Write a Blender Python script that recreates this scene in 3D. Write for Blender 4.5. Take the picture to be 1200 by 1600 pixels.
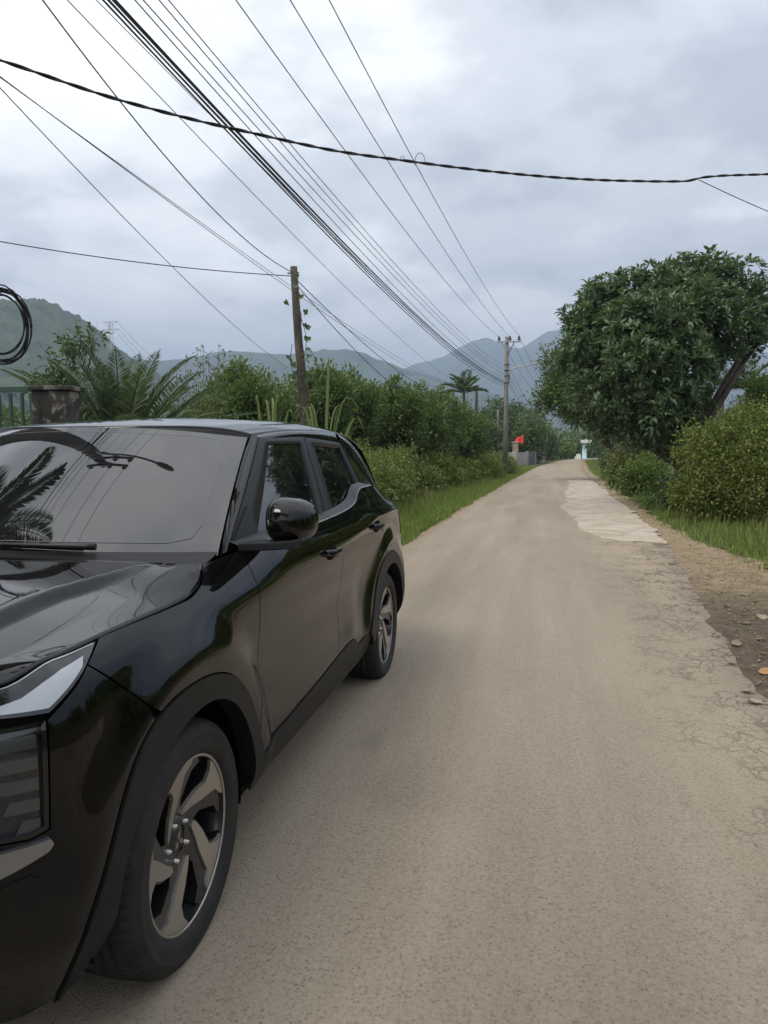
import bpy, bmesh, math, random
import numpy as np
from mathutils import Vector, Matrix, Euler, noise as mnoise
from mathutils.geometry import delaunay_2d_cdt
R = math.radians
for o in list(bpy.data.objects):
    bpy.data.objects.remove(o)
scene = bpy.context.scene
COL = scene.collection
rng = np.random.default_rng(11)
random.seed(5)

# ------------------------------------------------------------------ camera
CAM_H, YAW, PITCH = 1.437, 0.2100, 0.0823
cam_data = bpy.data.cameras.new('camera')
cam = bpy.data.objects.new('camera', cam_data)
COL.objects.link(cam)
cam_data.sensor_fit = 'VERTICAL'
cam_data.sensor_height = 32.0
cam_data.lens = 1147.0 / 1600.0 * 32.0
cam_data.clip_start = 0.05
cam_data.clip_end = 30000
cam.location = (0, 0, CAM_H)
cam.rotation_euler = (math.pi / 2 - PITCH, 0, YAW)
scene.camera = cam

# ------------------------------------------------------------------ sky: Nishita air behind broken overcast cloud
SUN_EL, SUN_AZ = R(56), R(-142)      # azimuth from +Y, negative = to the left of the road
world = bpy.data.worlds.new('World')
scene.world = world
world.use_nodes = True
wt = world.node_tree
wt.nodes.clear()
def wn(t, **kw):
    n = wt.nodes.new(t)
    for k, v in kw.items():
        setattr(n, k, v)
    return n
w_out = wn('ShaderNodeOutputWorld')
w_bg = wn('ShaderNodeBackground')
w_bg.inputs['Strength'].default_value = 0.10
sky = wn('ShaderNodeTexSky', sky_type='NISHITA', sun_disc=False)
sky.sun_elevation = SUN_EL
sky.sun_rotation = SUN_AZ
sky.air_density = 1.2
sky.dust_density = 2.5
tc = wn('ShaderNodeTexCoord')
sep = wn('ShaderNodeSeparateXYZ')
wt.links.new(tc.outputs['Generated'], sep.inputs[0])
def wmath(op, a, b=None, c=None, clamp=False):
    n = wn('ShaderNodeMath', operation=op, use_clamp=clamp)
    for i, v in enumerate((a, b, c)):
        if v is None:
            continue
        if isinstance(v, (int, float)):
            n.inputs[i].default_value = v
        else:
            wt.links.new(v, n.inputs[i])
    return n.outputs[0]
# cloud layer: direction projected on a flat sheet overhead
zc = wmath('MAXIMUM', wmath('ABSOLUTE', sep.outputs['Z']), 0.0)
den = wmath('ADD', zc, 0.22)
cx = wmath('DIVIDE', sep.outputs['X'], den)
cy = wmath('DIVIDE', sep.outputs['Y'], den)
comb = wn('ShaderNodeCombineXYZ')
wt.links.new(cx, comb.inputs[0]); wt.links.new(cy, comb.inputs[1])
def wnoise(scale, detail, rough, off, dist=0.0):
    mp = wn('ShaderNodeMapping')
    mp.inputs['Location'].default_value = off
    wt.links.new(comb.outputs[0], mp.inputs[0])
    n = wn('ShaderNodeTexNoise')
    n.inputs['Scale'].default_value = scale
    n.inputs['Detail'].default_value = detail
    n.inputs['Roughness'].default_value = rough
    n.inputs['Distortion'].default_value = dist
    wt.links.new(mp.outputs[0], n.inputs['Vector'])
    return n.outputs['Fac']
def wramp(fac, stops):
    r = wn('ShaderNodeValToRGB')
    r.color_ramp.interpolation = 'EASE'
    while len(r.color_ramp.elements) < len(stops):
        r.color_ramp.elements.new(0.5)
    for e, (p, c) in zip(r.color_ramp.elements, stops):
        e.position = p
        e.color = (*c, 1)
    wt.links.new(fac, r.inputs[0])
    return r.outputs[0]
OFF_A, OFF_B = (12.5, 14.8, 15.9), (18.8, 14.8, 18.4)
n_cover = wnoise(0.85, 9, 0.52, OFF_A, 0.15)
n_shade = wnoise(0.62, 9, 0.54, OFF_B, 0.2)
n_fine = wnoise(2.6, 8, 0.58, OFF_B, 0.1)
n_sh = wmath('ADD', wmath('MULTIPLY', n_shade, 0.62), wmath('MULTIPLY', n_fine, 0.38))
cover = wramp(n_cover, [(0.34, (0.55,) * 3), (0.46, (1,) * 3)])
tone = wramp(n_sh, [(0.38, (3.7, 3.85, 4.15)), (0.46, (5.4, 5.5, 5.7)), (0.54, (8.0, 7.95, 7.9)), (0.60, (9.2, 9.1, 8.95))])
w_mix = wn('ShaderNodeMix', data_type='RGBA')
wt.links.new(cover, w_mix.inputs['Factor'])
wt.links.new(sky.outputs[0], w_mix.inputs['A'])
wt.links.new(tone, w_mix.inputs['B'])
wt.links.new(w_mix.outputs['Result'], w_bg.inputs['Color'])
wt.links.new(w_bg.outputs[0], w_out.inputs[0])

# ------------------------------------------------------------------ sun through thin cloud
sun_data = bpy.data.lights.new('sun', 'SUN')
sun_data.energy = 1.5
sun_data.angle = R(24)
sun_data.color = (1.0, 0.93, 0.84)
sun = bpy.data.objects.new('sun', sun_data)
COL.objects.link(sun)
sdir = Vector((math.sin(SUN_AZ) * math.cos(SUN_EL), math.cos(SUN_AZ) * math.cos(SUN_EL), math.sin(SUN_EL)))
sun.rotation_euler = sdir.to_track_quat('Z', 'Y').to_euler()
sun.location = sdir * 60

# ------------------------------------------------------------------ exposure
scene.view_settings.view_transform = 'Standard'
scene.view_settings.look = 'None'
scene.view_settings.gamma = 1.0
scene.view_settings.use_curve_mapping = False
scene.view_settings.exposure = 1.0
scene.render.engine = 'CYCLES'
scene.cycles.max_bounces = 8
scene.cycles.transparent_max_bounces = 12
scene.cycles.use_denoising = True
scene.cycles.sample_clamp_indirect = 4.0
# ------------------------------------------------------------------ helpers
def nodes_of(m):
    m.use_nodes = True
    nt = m.node_tree
    return nt, nt.nodes, nt.links, nt.nodes['Principled BSDF']

MATS = {}
def mat(name, col, rough=0.6, metal=0.0, spec=0.5, ior=None, coat=0.0, coat_rough=0.03):
    m = bpy.data.materials.new(name)
    nt, N, L, b = nodes_of(m)
    b.inputs['Base Color'].default_value = (*col, 1)
    b.inputs['Roughness'].default_value = rough
    b.inputs['Metallic'].default_value = metal
    b.inputs['Specular IOR Level'].default_value = spec
    if ior: b.inputs['IOR'].default_value = ior
    b.inputs['Coat Weight'].default_value = coat
    b.inputs['Coat Roughness'].default_value = coat_rough
    MATS[name] = m
    return m

def tex_noise(N, L, scale, detail=4, rough=0.55, coord=None, dist=0.0, out='Fac'):
    n = N.new('ShaderNodeTexNoise')
    n.inputs['Scale'].default_value = scale
    n.inputs['Detail'].default_value = detail
    n.inputs['Roughness'].default_value = rough
    n.inputs['Distortion'].default_value = dist
    if coord is not None: L.new(coord, n.inputs['Vector'])
    return n.outputs[out]
def ramp(N, L, fac, stops, interp='LINEAR'):
    r = N.new('ShaderNodeValToRGB')
    r.color_ramp.interpolation = interp
    while len(r.color_ramp.elements) < len(stops): r.color_ramp.elements.new(0.5)
    for e, (p, c) in zip(r.color_ramp.elements, stops):
        e.position = p
        e.color = (*c, 1) if len(c) == 3 else c
    L.new(fac, r.inputs[0])
    return r.outputs[0]
def nmath(N, L, op, a, b=None, c=None, clamp=False):
    n = N.new('ShaderNodeMath'); n.operation = op; n.use_clamp = clamp
    for i, v in enumerate((a, b, c)):
        if v is None: continue
        if isinstance(v, (int, float)): n.inputs[i].default_value = v
        else: L.new(v, n.inputs[i])
    return n.outputs[0]
def nmix(N, L, fac, a, b, blend='MIX'):
    n = N.new('ShaderNodeMix'); n.data_type = 'RGBA'; n.blend_type = blend
    for k, v in (('Factor', fac), ('A', a), ('B', b)):
        s = n.inputs[k] if k != 'Factor' else n.inputs[0]
        if k == 'A': s = n.inputs[6]
        if k == 'B': s = n.inputs[7]
        if isinstance(v, (int, float)): s.default_value = v
        elif isinstance(v, tuple): s.default_value = (*v, 1)
        else: L.new(v, s)
    return n.outputs[2]
def bump(N, L, h, dist=0.01, strength=1.0, normal=None):
    b = N.new('ShaderNodeBump')
    b.inputs['Distance'].default_value = dist
    b.inputs['Strength'].default_value = strength
    L.new(h, b.inputs['Height'])
    if normal is not None: L.new(normal, b.inputs['Normal'])
    return b.outputs[0]
def objcoord(N):
    return N.new('ShaderNodeTexCoord').outputs['Object']

def fast_mesh(name, verts, faces, smooth=False):
    """verts (n,3) array; faces: (m,k) int array, or list of such arrays"""
    me = bpy.data.meshes.new(name)
    verts = np.asarray(verts, dtype=np.float32)
    if isinstance(faces, np.ndarray): faces = [faces]
    faces = [np.asarray(f, dtype=np.int32) for f in faces if len(f)]
    me.vertices.add(len(verts))
    me.vertices.foreach_set('co', verts.ravel())
    loops = np.concatenate([f.ravel() for f in faces])
    totals = np.concatenate([np.full(len(f), f.shape[1], np.int32) for f in faces])
    starts = np.concatenate([[0], np.cumsum(totals)[:-1]]).astype(np.int32)
    me.loops.add(len(loops))
    me.loops.foreach_set('vertex_index', loops)
    me.polygons.add(len(totals))
    me.polygons.foreach_set('loop_start', starts)
    me.polygons.foreach_set('loop_total', totals)
    if smooth: me.polygons.foreach_set('use_smooth', np.ones(len(totals), bool))
    me.update(calc_edges=True)
    me.validate()
    return me

def tag(o, label=None, cat=None, group=None, kind=None):
    if label: o['label'] = label
    if cat: o['category'] = cat
    if group: o['group'] = group
    if kind: o['kind'] = kind
    return o
def link(name, me, m=None, parent=None, loc=None):
    o = bpy.data.objects.new(name, me)
    COL.objects.link(o)
    if m is not None:
        me.materials.clear(); me.materials.append(MATS[m] if isinstance(m, str) else m)
    if parent is not None: o.parent = parent
    if loc is not None: o.location = loc
    return o
def empty(name, loc, rz=0.0):
    o = bpy.data.objects.new(name, None)
    o.empty_display_size = 0.2
    COL.objects.link(o)
    o.location = loc; o.rotation_euler = (0, 0, rz)
    return o
def struct(name, me, m): return tag(link(name, me, m), kind='structure')

class MB:
    """collects simple shapes into one mesh"""
    def __init__(s): s.v = []; s.f = []; s.sm = []
    def add(s, verts, faces, smooth=False):
        k = len(s.v); s.v += [tuple(map(float, p)) for p in verts]
        s.f += [tuple(i + k for i in f) for f in faces]; s.sm += [smooth] * len(faces)
        return s
    def box(s, c, d, M=None, taper=1.0):
        p = [Vector((sx * d[0] / 2 * (taper if sz > 0 else 1), sy * d[1] / 2 * (taper if sz > 0 else 1), sz * d[2] / 2)) for sz in (-1, 1) for sy in (-1, 1) for sx in (-1, 1)]
        if M is not None: p = [M @ q for q in p]
        p = [q + Vector(c) for q in p]
        return s.add(p, [(0, 2, 3, 1), (4, 5, 7, 6), (0, 1, 5, 4), (2, 6, 7, 3), (0, 4, 6, 2), (1, 3, 7, 5)])
    def tube(s, pts, r, n=8, cap=True):
        pts = [Vector(p) for p in pts]
        rs = r if hasattr(r, '__len__') else [r] * len(pts)
        up = None; rings = []
        for i, p in enumerate(pts):
            t = (pts[min(i + 1, len(pts) - 1)] - pts[max(i - 1, 0)]).normalized()
            if up is None:
                up = Vector((0, 0, 1)) if abs(t.z) < 0.9 else Vector((1, 0, 0))
            x = t.cross(up).normalized(); up = x.cross(t).normalized()
            rings.append([p + (x * math.cos(2 * math.pi * k / n) + up * math.sin(2 * math.pi * k / n)) * rs[i] for k in range(n)])
        v = [q for rg in rings for q in rg]; f = []
        for i in range(len(pts) - 1):
            for k in range(n):
                a, b = i * n + k, i * n + (k + 1) % n
                f.append((a, b, b + n, a + n))
        s.add(v, f, True)
        if cap:
            k = len(s.v) - len(v)
            s.f.append(tuple(range(k + n - 1, k - 1, -1))); s.sm.append(False)
            s.f.append(tuple(range(k + len(v) - n, k + len(v)))); s.sm.append(False)
        return s
    def lathe(s, prof, n=24, axis='z', c=(0, 0, 0), closed=False):
        """prof: [(radius, height)]"""
        v = []
        for k in range(n):
            t = 2 * math.pi * k / n
            for r, h in prof:
                p = (r * math.cos(t), r * math.sin(t), h)
                if axis == 'x': p = (h, r * math.cos(t), r * math.sin(t))
                if axis == 'y': p = (r * math.sin(t), h, r * math.cos(t))
                v.append((p[0] + c[0], p[1] + c[1], p[2] + c[2]))
        m = len(prof); f = []
        for k in range(n):
            for i in range(m - 1):
                a = k * m + i; b = ((k + 1) % n) * m + i
                f.append((a, b, b + 1, a + 1))
        return s.add(v, f, True)
    def build(s, name, m, parent=None, loc=None, bevel=0.0):
        me = bpy.data.meshes.new(name)
        me.from_pydata(s.v, [], s.f)
        me.polygons.foreach_set('use_smooth', s.sm)
        me.update()
        o = link(name, me, m, parent, loc)
        if bevel:
            md = o.modifiers.new('bevel', 'BEVEL'); md.width = bevel; md.segments = 2; md.limit_method = 'ANGLE'
        return o
def copy_tree(o, parent=None):
    c = o.copy(); COL.objects.link(c); c.parent = parent
    for ch in list(o.children): copy_tree(ch, c)
    return c
# ------------------------------------------------------------------ car body surfaces (car axes: x = to its left side, y = to its rear, z = up; y 0 is the front axle)
def pchip(x, y, xq):
    x = np.asarray(x, float); y = np.asarray(y, float); xq = np.asarray(xq, float)
    h = np.diff(x); dl = np.diff(y) / h
    d = np.zeros_like(y)
    w1 = 2 * h[1:] + h[:-1]; w2 = h[1:] + 2 * h[:-1]
    ok = dl[1:] * dl[:-1] > 0
    with np.errstate(divide='ignore', invalid='ignore'):
        d[1:-1] = np.where(ok, (w1 + w2) / (w1 / dl[:-1] + w2 / dl[1:]), 0)
    d[0], d[-1] = dl[0], dl[-1]
    q = np.clip(xq, x[0], x[-1])
    i = np.clip(np.searchsorted(x, q) - 1, 0, len(x) - 2)
    t = (q - x[i]) / h[i]
    return (y[i] * (1 + 2 * t) * (1 - t) ** 2 + h[i] * d[i] * t * (1 - t) ** 2 + y[i + 1] * t * t * (3 - 2 * t) + h[i] * d[i + 1] * t * t * (t - 1))
def sstep(e0, e1, x):
    t = np.clip((x - e0) / (e1 - e0), 0, 1); return t * t * (3 - 2 * t)

WB, SF, RF, SR, RR = 0.88, -0.42, 0.28, 3.05, 0.32
PF, PR = R(76), R(80)
def plan(s):
    s = np.asarray(s, float)
    ph = np.clip((SF - s) / RF, 0, PF); ex = np.maximum(SF - s - RF * PF, 0)
    pr = np.clip((s - SR) / RR, 0, PR); er = np.maximum(s - SR - RR * PR, 0)
    a = np.clip(s, SF, SR) - RF * np.sin(ph) - ex * math.cos(PF) + RR * np.sin(pr) + er * math.cos(PR)
    w = WB - RF * (1 - np.cos(ph)) - ex * math.sin(PF) - RR * (1 - np.cos(pr)) - er * math.sin(PR)
    nw = np.where(s < 1, np.cos(ph), np.cos(pr)); na = np.where(s < 1, -np.sin(ph), np.sin(pr))
    return a, w, na, nw
S_FRONT = SF - RF * PF - (WB - RF * (1 - math.cos(PF))) / math.sin(PF)
S_REAR = SR + RR * PR + (WB - RR * (1 - math.cos(PR))) / math.sin(PR)
ZK = [0.18, 0.30, 0.42, 0.55, 0.70, 0.85, 0.95, 1.02, 1.08, 1.13, 1.18, 1.26]
ST = [(-1.46, [-.17, -.09, -.02, .015, .00, -.03, -.06, -.11, -.20, -.30, -.40, -.5]),
      (-0.95, [-.16, -.08, -.02, .010, .00, -.02, -.05, -.10, -.18, -.28, -.38, -.5]),
      (-0.70, [-.14, -.07, -.02, .000, .005, .000, -.03, -.08, -.15, -.24, -.34, -.45]),
      (-0.50, [-.13, -.06, -.01, .004, .010, .006, -.018, -.06, -.12, -.20, -.30, -.4]),
      (-0.25, [-.12, -.03, .000, .006, .012, .010, -.008, -.045, -.10, -.17, -.26, -.36]),
      (0.10, [-.10, -.02, .002, .006, .010, .013, .002, -.030, -.075, -.135, -.21, -.3]),
      (0.45, [-.10, -.02, .002, -.002, .000, .010, .012, -.008, -.040, -.080, -.13, -.2]),
      (0.80, [-.10, -.02, .004, -.010, -.010, .006, .017, .012, -.006, -.030, -.065, -.12]),
      (1.50, [-.10, -.02, .004, -.012, -.012, .006, .018, .014, -.002, -.026, -.060, -.11]),
      (2.00, [-.10, -.02, .003, -.008, -.012, .008, .020, .020, .008, -.012, -.040, -.085]),
      (2.45, [-.10, -.02, .000, .000, .004, .016, .024, .025, .018, .002, -.026, -.075]),
      (2.95, [-.12, -.04, .000, .006, .010, .014, .014, .008, -.010, -.045, -.09, -.15]),
      (3.25, [-.14, -.05, .000, .020, .020, .006, -.01, -.03, -.06, -.10, -.14, -.2]),
      (4.25, [-.16, -.06, .000, .030, .020, -.01, -.03, -.05, -.08, -.11, -.15, -.2])]
_SG = np.arange(-1.5, 4.301, 0.02); _ZG = np.arange(0.16, 1.281, 0.01)
_rows = np.array([pchip(ZK, r, _ZG) for _, r in ST])
_D = np.array([pchip([s for s, _ in ST], _rows[:, j], _SG) for j in range(len(_ZG))]).T
for _ in range(10):     # gentle fairing so that reflections flow
    _D[1:-1] = 0.25 * _D[:-2] + 0.5 * _D[1:-1] + 0.25 * _D[2:]
for _ in range(5):
    _D[:, 1:-1] = 0.25 * _D[:, :-2] + 0.5 * _D[:, 1:-1] + 0.25 * _D[:, 2:]
def _cr(t):
    return [-.5 * t + t * t - .5 * t ** 3, 1 - 2.5 * t * t + 1.5 * t ** 3, .5 * t + 2 * t * t - 1.5 * t ** 3, -.5 * t * t + .5 * t ** 3]
def _lookup(s, z):
    fs = np.clip((s - _SG[0]) / 0.02, 1, len(_SG) - 3.001); fz = np.clip((z - _ZG[0]) / 0.01, 1, len(_ZG) - 3.001)
    i = fs.astype(int); j = fz.astype(int); ws = _cr(fs - i); wz = _cr(fz - j); o = 0
    for p in range(4):
        for q in range(4):
            o = o + ws[p] * wz[q] * _D[i + p - 1, j + q - 1]
    return o
HUBZ, WBASE = 0.335, 2.65
def side_off(s, z):
    d = _lookup(s, z)
    for c, k in ((0.0, 1.0), (WBASE, 1.0)):      # raised flare round each wheel arch
        r = np.hypot((s - c), (z - HUBZ))
        d = d + k * (0.024 * sstep(0.66, 0.50, r) + 0.003 * np.exp(-((r - 0.54) / 0.04) ** 2)) * sstep(0.2, 0.4, z)
    # shallow swelling at the foot of the rear door, ahead of the wheel
    d = d + 0.010 * np.exp(-((s - 1.80) / 0.12) ** 2 - ((z - 0.52) / 0.06) ** 2) - 0.006 * np.exp(-((s - 1.98) / 0.10) ** 2 - ((z - 0.66) / 0.12) ** 2)
    # haunch over the rear wheel: shelf line
    d = d + 0.012 * np.exp(-((z - (1.075 - 0.02 * (s - 2.3))) / 0.035) ** 2) * sstep(1.9, 2.4, s) * sstep(3.3, 2.9, s)
    return d
def SIDE(p):
    s, z = p[:, 0], p[:, 1]
    a, w, na, nw = plan(s); d = side_off(s, z)
    return np.stack([w + nw * d, a + na * d, z], 1)

SHUT = ([-1.46, -0.90, -0.637, -0.51, -0.304, 0.051, 0.157, 0.244], [0.950, 0.955, 0.972, 1.006, 1.014, 1.019, 1.040, 1.092])
def shut_z(s): return pchip(*SHUT, s)      # bonnet shut line on the wing
_ss = np.linspace(S_FRONT, 0.244, 400)
_sp = SIDE(np.stack([_ss, shut_z(_ss)], 1))
_sw, _sa, _sz = np.maximum(_sp[:, 0], 0.0), _sp[:, 1], _sp[:, 2]
A_FRONT = float(_sa[0])
ZH = ([-0.84, -0.78, -0.70, -0.55, -0.30, 0.0, 0.30, 0.5], [0.93, 0.962, 1.000, 1.038, 1.072, 1.098, 1.118, 1.125])
def hood_in(w, a):
    w1 = 0.555 + 0.07 * sstep(-0.25, 0.20, a) + 0.12 * sstep(0.12, 0.40, a)
    k = sstep(0.24, -0.08, a)
    return pchip(*ZH, a) - 0.010 * (w / 0.56) ** 2 - 0.024 * k * sstep(0, 0.05, w - w1) - 0.05 * np.maximum(w - w1, 0)
def HOOD(p):        # u: 0 centre .. 1 shut line, v: 0 rear .. 1 leading edge
    u, v = p[:, 0], p[:, 1]
    au = np.abs(u)
    ar = 0.15 + 0.094 * au ** 2.2
    a = ar + (A_FRONT - ar) * (1 - (1 - np.clip(v, 0, 1)) ** 1.35)
    ws = np.interp(a, _sa, _sw); zs = np.interp(a, _sa, _sz)
    w = au * ws
    w2 = ws * 0.875
    z2 = hood_in(np.minimum(w, w2), a)
    t = np.clip((w - w2) / np.maximum(ws - w2, 1e-4), 0, 1)
    z = z2 + (zs - z2) * (0.35 * t + 0.65 * t ** 2.2)
    return np.stack([np.sign(u) * w, a, z], 1)

def ws_curves(u):
    u2 = np.abs(u) ** 2.2
    b = np.stack([u * 0.765, 0.20 + 0.26 * u2, 1.105 - 0.02 * u2], -1)
    t = np.stack([u * 0.632, 0.80 + 0.26 * u2, 1.535 - 0.035 * u2], -1)
    return b, t
def WSH(p):     # windscreen: u across, v up
    u, v = p[:, 0], p[:, 1]
    b, t = ws_curves(u)
    q = b + (t - b) * v[:, None]
    bul = 0.020 * 4 * v * (1 - v) * (1 - 0.3 * u * u)
    q[:, 1] -= bul * 0.6; q[:, 2] += bul * 0.8
    return q
ZR = ([0.7, 0.85, 1.1, 1.5, 2.0, 2.5, 2.85, 3.1, 3.2], [1.505, 1.541, 1.573, 1.602, 1.613, 1.602, 1.572, 1.530, 1.50])
WRAIL = ([0.7, 1.13, 1.6, 2.2, 2.7, 3.2], [0.63, 0.648, 0.660, 0.655, 0.635, 0.59])
def ROOF(p):    # u across (1 = edge), a along
    u, a = p[:, 0], p[:, 1]
    w = u * pchip(*WRAIL, a)
    return np.stack([w, a, pchip(*ZR, a) - 0.028 * u * u - 0.040 * np.abs(u) ** 7], 1)
def GH_w(a, z):
    t = (z - 1.10) / 0.38
    w = 0.818 - 0.130 * np.sign(t) * np.abs(t) ** 1.12
    return w - 0.075 * sstep(2.0, 3.4, a) - 0.034 * np.clip((1.7 - a) / 1.2, 0, 1) ** 1.6
def GHS(p):
    return np.stack([GH_w(p[:, 0], p[:, 1]), p[:, 0], p[:, 1]], 1)
def normals(F, p, flip=1.0):
    e = 2e-3
    du = F(p + [e, 0]) - F(p - [e, 0]); dv = F(p + [0, e]) - F(p - [0, e])
    n = np.cross(du, dv) * flip
    return n / np.maximum(np.linalg.norm(n, axis=1, keepdims=True), 1e-12)
BELT = ([0.2, 0.45, 0.7, 1.1, 1.5, 1.85, 2.0, 2.12, 2.22, 2.45, 2.7, 2.95, 3.3], [1.095, 1.105, 1.115, 1.118, 1.126, 1.145, 1.168, 1.208, 1.228, 1.232, 1.205, 1.14, 1.10])
def belt_z(a): return pchip(*BELT, a)

def spl(pts, n=8):
    """Catmull-Rom through the points"""
    P = np.array(pts, float); P = np.vstack([2 * P[0] - P[1], P, 2 * P[-1] - P[-2]]); o = []
    for i in range(1, len(P) - 2):
        for k in range(n):
            t = k / n; c = _cr(t); o.append(sum(c[j] * P[i - 1 + j] for j in range(4)))
    o.append(P[-2]); return [tuple(q) for q in o]
def resample(poly, step):
    P = np.array(poly, float); o = []
    for i in range(len(P)):
        a, b = P[i], P[(i + 1) % len(P)]; l = np.hypot(*(b - a))
        if l < 1e-6: continue
        k = max(1, int(math.ceil(l / step)))
        for j in range(k): o.append(a + (b - a) * j / k)
    return np.array(o)
def area2(P): return 0.5 * np.sum(P[:, 0] * np.roll(P[:, 1], -1) - np.roll(P[:, 0], -1) * P[:, 1])
def inset(P, g):
    t1 = P - np.roll(P, 1, 0); t2 = np.roll(P, -1, 0) - P
    def nrm(t):
        n = np.stack([-t[:, 1], t[:, 0]], 1); return n / np.maximum(np.linalg.norm(n, axis=1, keepdims=True), 1e-9)
    n = nrm(t1) + nrm(t2); l2 = np.maximum((n * n).sum(1, keepdims=True), 0.5)
    return P + 2 * n / l2 * g
def inside(P, q):
    x, y = q[:, 0][:, None], q[:, 1][:, None]; a = P; b = np.roll(P, -1, 0)
    c = ((a[:, 1] > y) != (b[:, 1] > y)) & (x < (b[:, 0] - a[:, 0]) * (y - a[:, 1]) / (b[:, 1] - a[:, 1] + 1e-15) + a[:, 0])
    return c.sum(1) % 2 == 1
# ------------------------------------------------------------------ setting
def interp_path(P, step):
    P = np.array(P, float); d = np.concatenate([[0], np.cumsum(np.hypot(*np.diff(P, axis=0).T))])
    q = np.arange(0, d[-1], step)
    return np.stack([pchip(d, P[:, 0], q), pchip(d, P[:, 1], q)], 1)
ROAD_L = [(-1.96, -30), (-1.97, 0), (-1.96, 9.2), (-1.93, 12.1), (-1.88, 15.3), (-1.68, 23.6), (-1.35, 36), (-0.85, 52), (-0.28, 68.8), (1.14, 91.3), (2.9, 116.6), (7.2, 147), (16, 180), (34, 215)]
ROAD_R = [(2.1, -30), (2.0, 0), (1.75, 2.6), (1.40, 3.9), (1.29, 4.6), (1.37, 5.9), (1.55, 7.8), (1.76, 10), (1.92, 12), (2.11, 18.3), (2.47, 31.5), (3.04, 52.6), (3.9, 71), (4.75, 87.4), (6.73, 126), (12, 150), (21, 178), (38, 210)]
_rl = np.array(ROAD_L); _rr = np.array(ROAD_R)
def road_left(y): return pchip(_rl[:, 1], _rl[:, 0], y)
def road_right(y): return pchip(_rr[:, 1], _rr[:, 0], y)
def fbm(x, y, f=1.0, o=3, seed=0.0):
    v = np.zeros(len(x)); a = 1.0
    for k in range(o):
        v += a * np.array([mnoise.noise((p * f + seed, q * f - seed, seed * 0.37)) for p, q in zip(x, y)]); f *= 2.1; a *= 0.5
    return v

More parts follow.
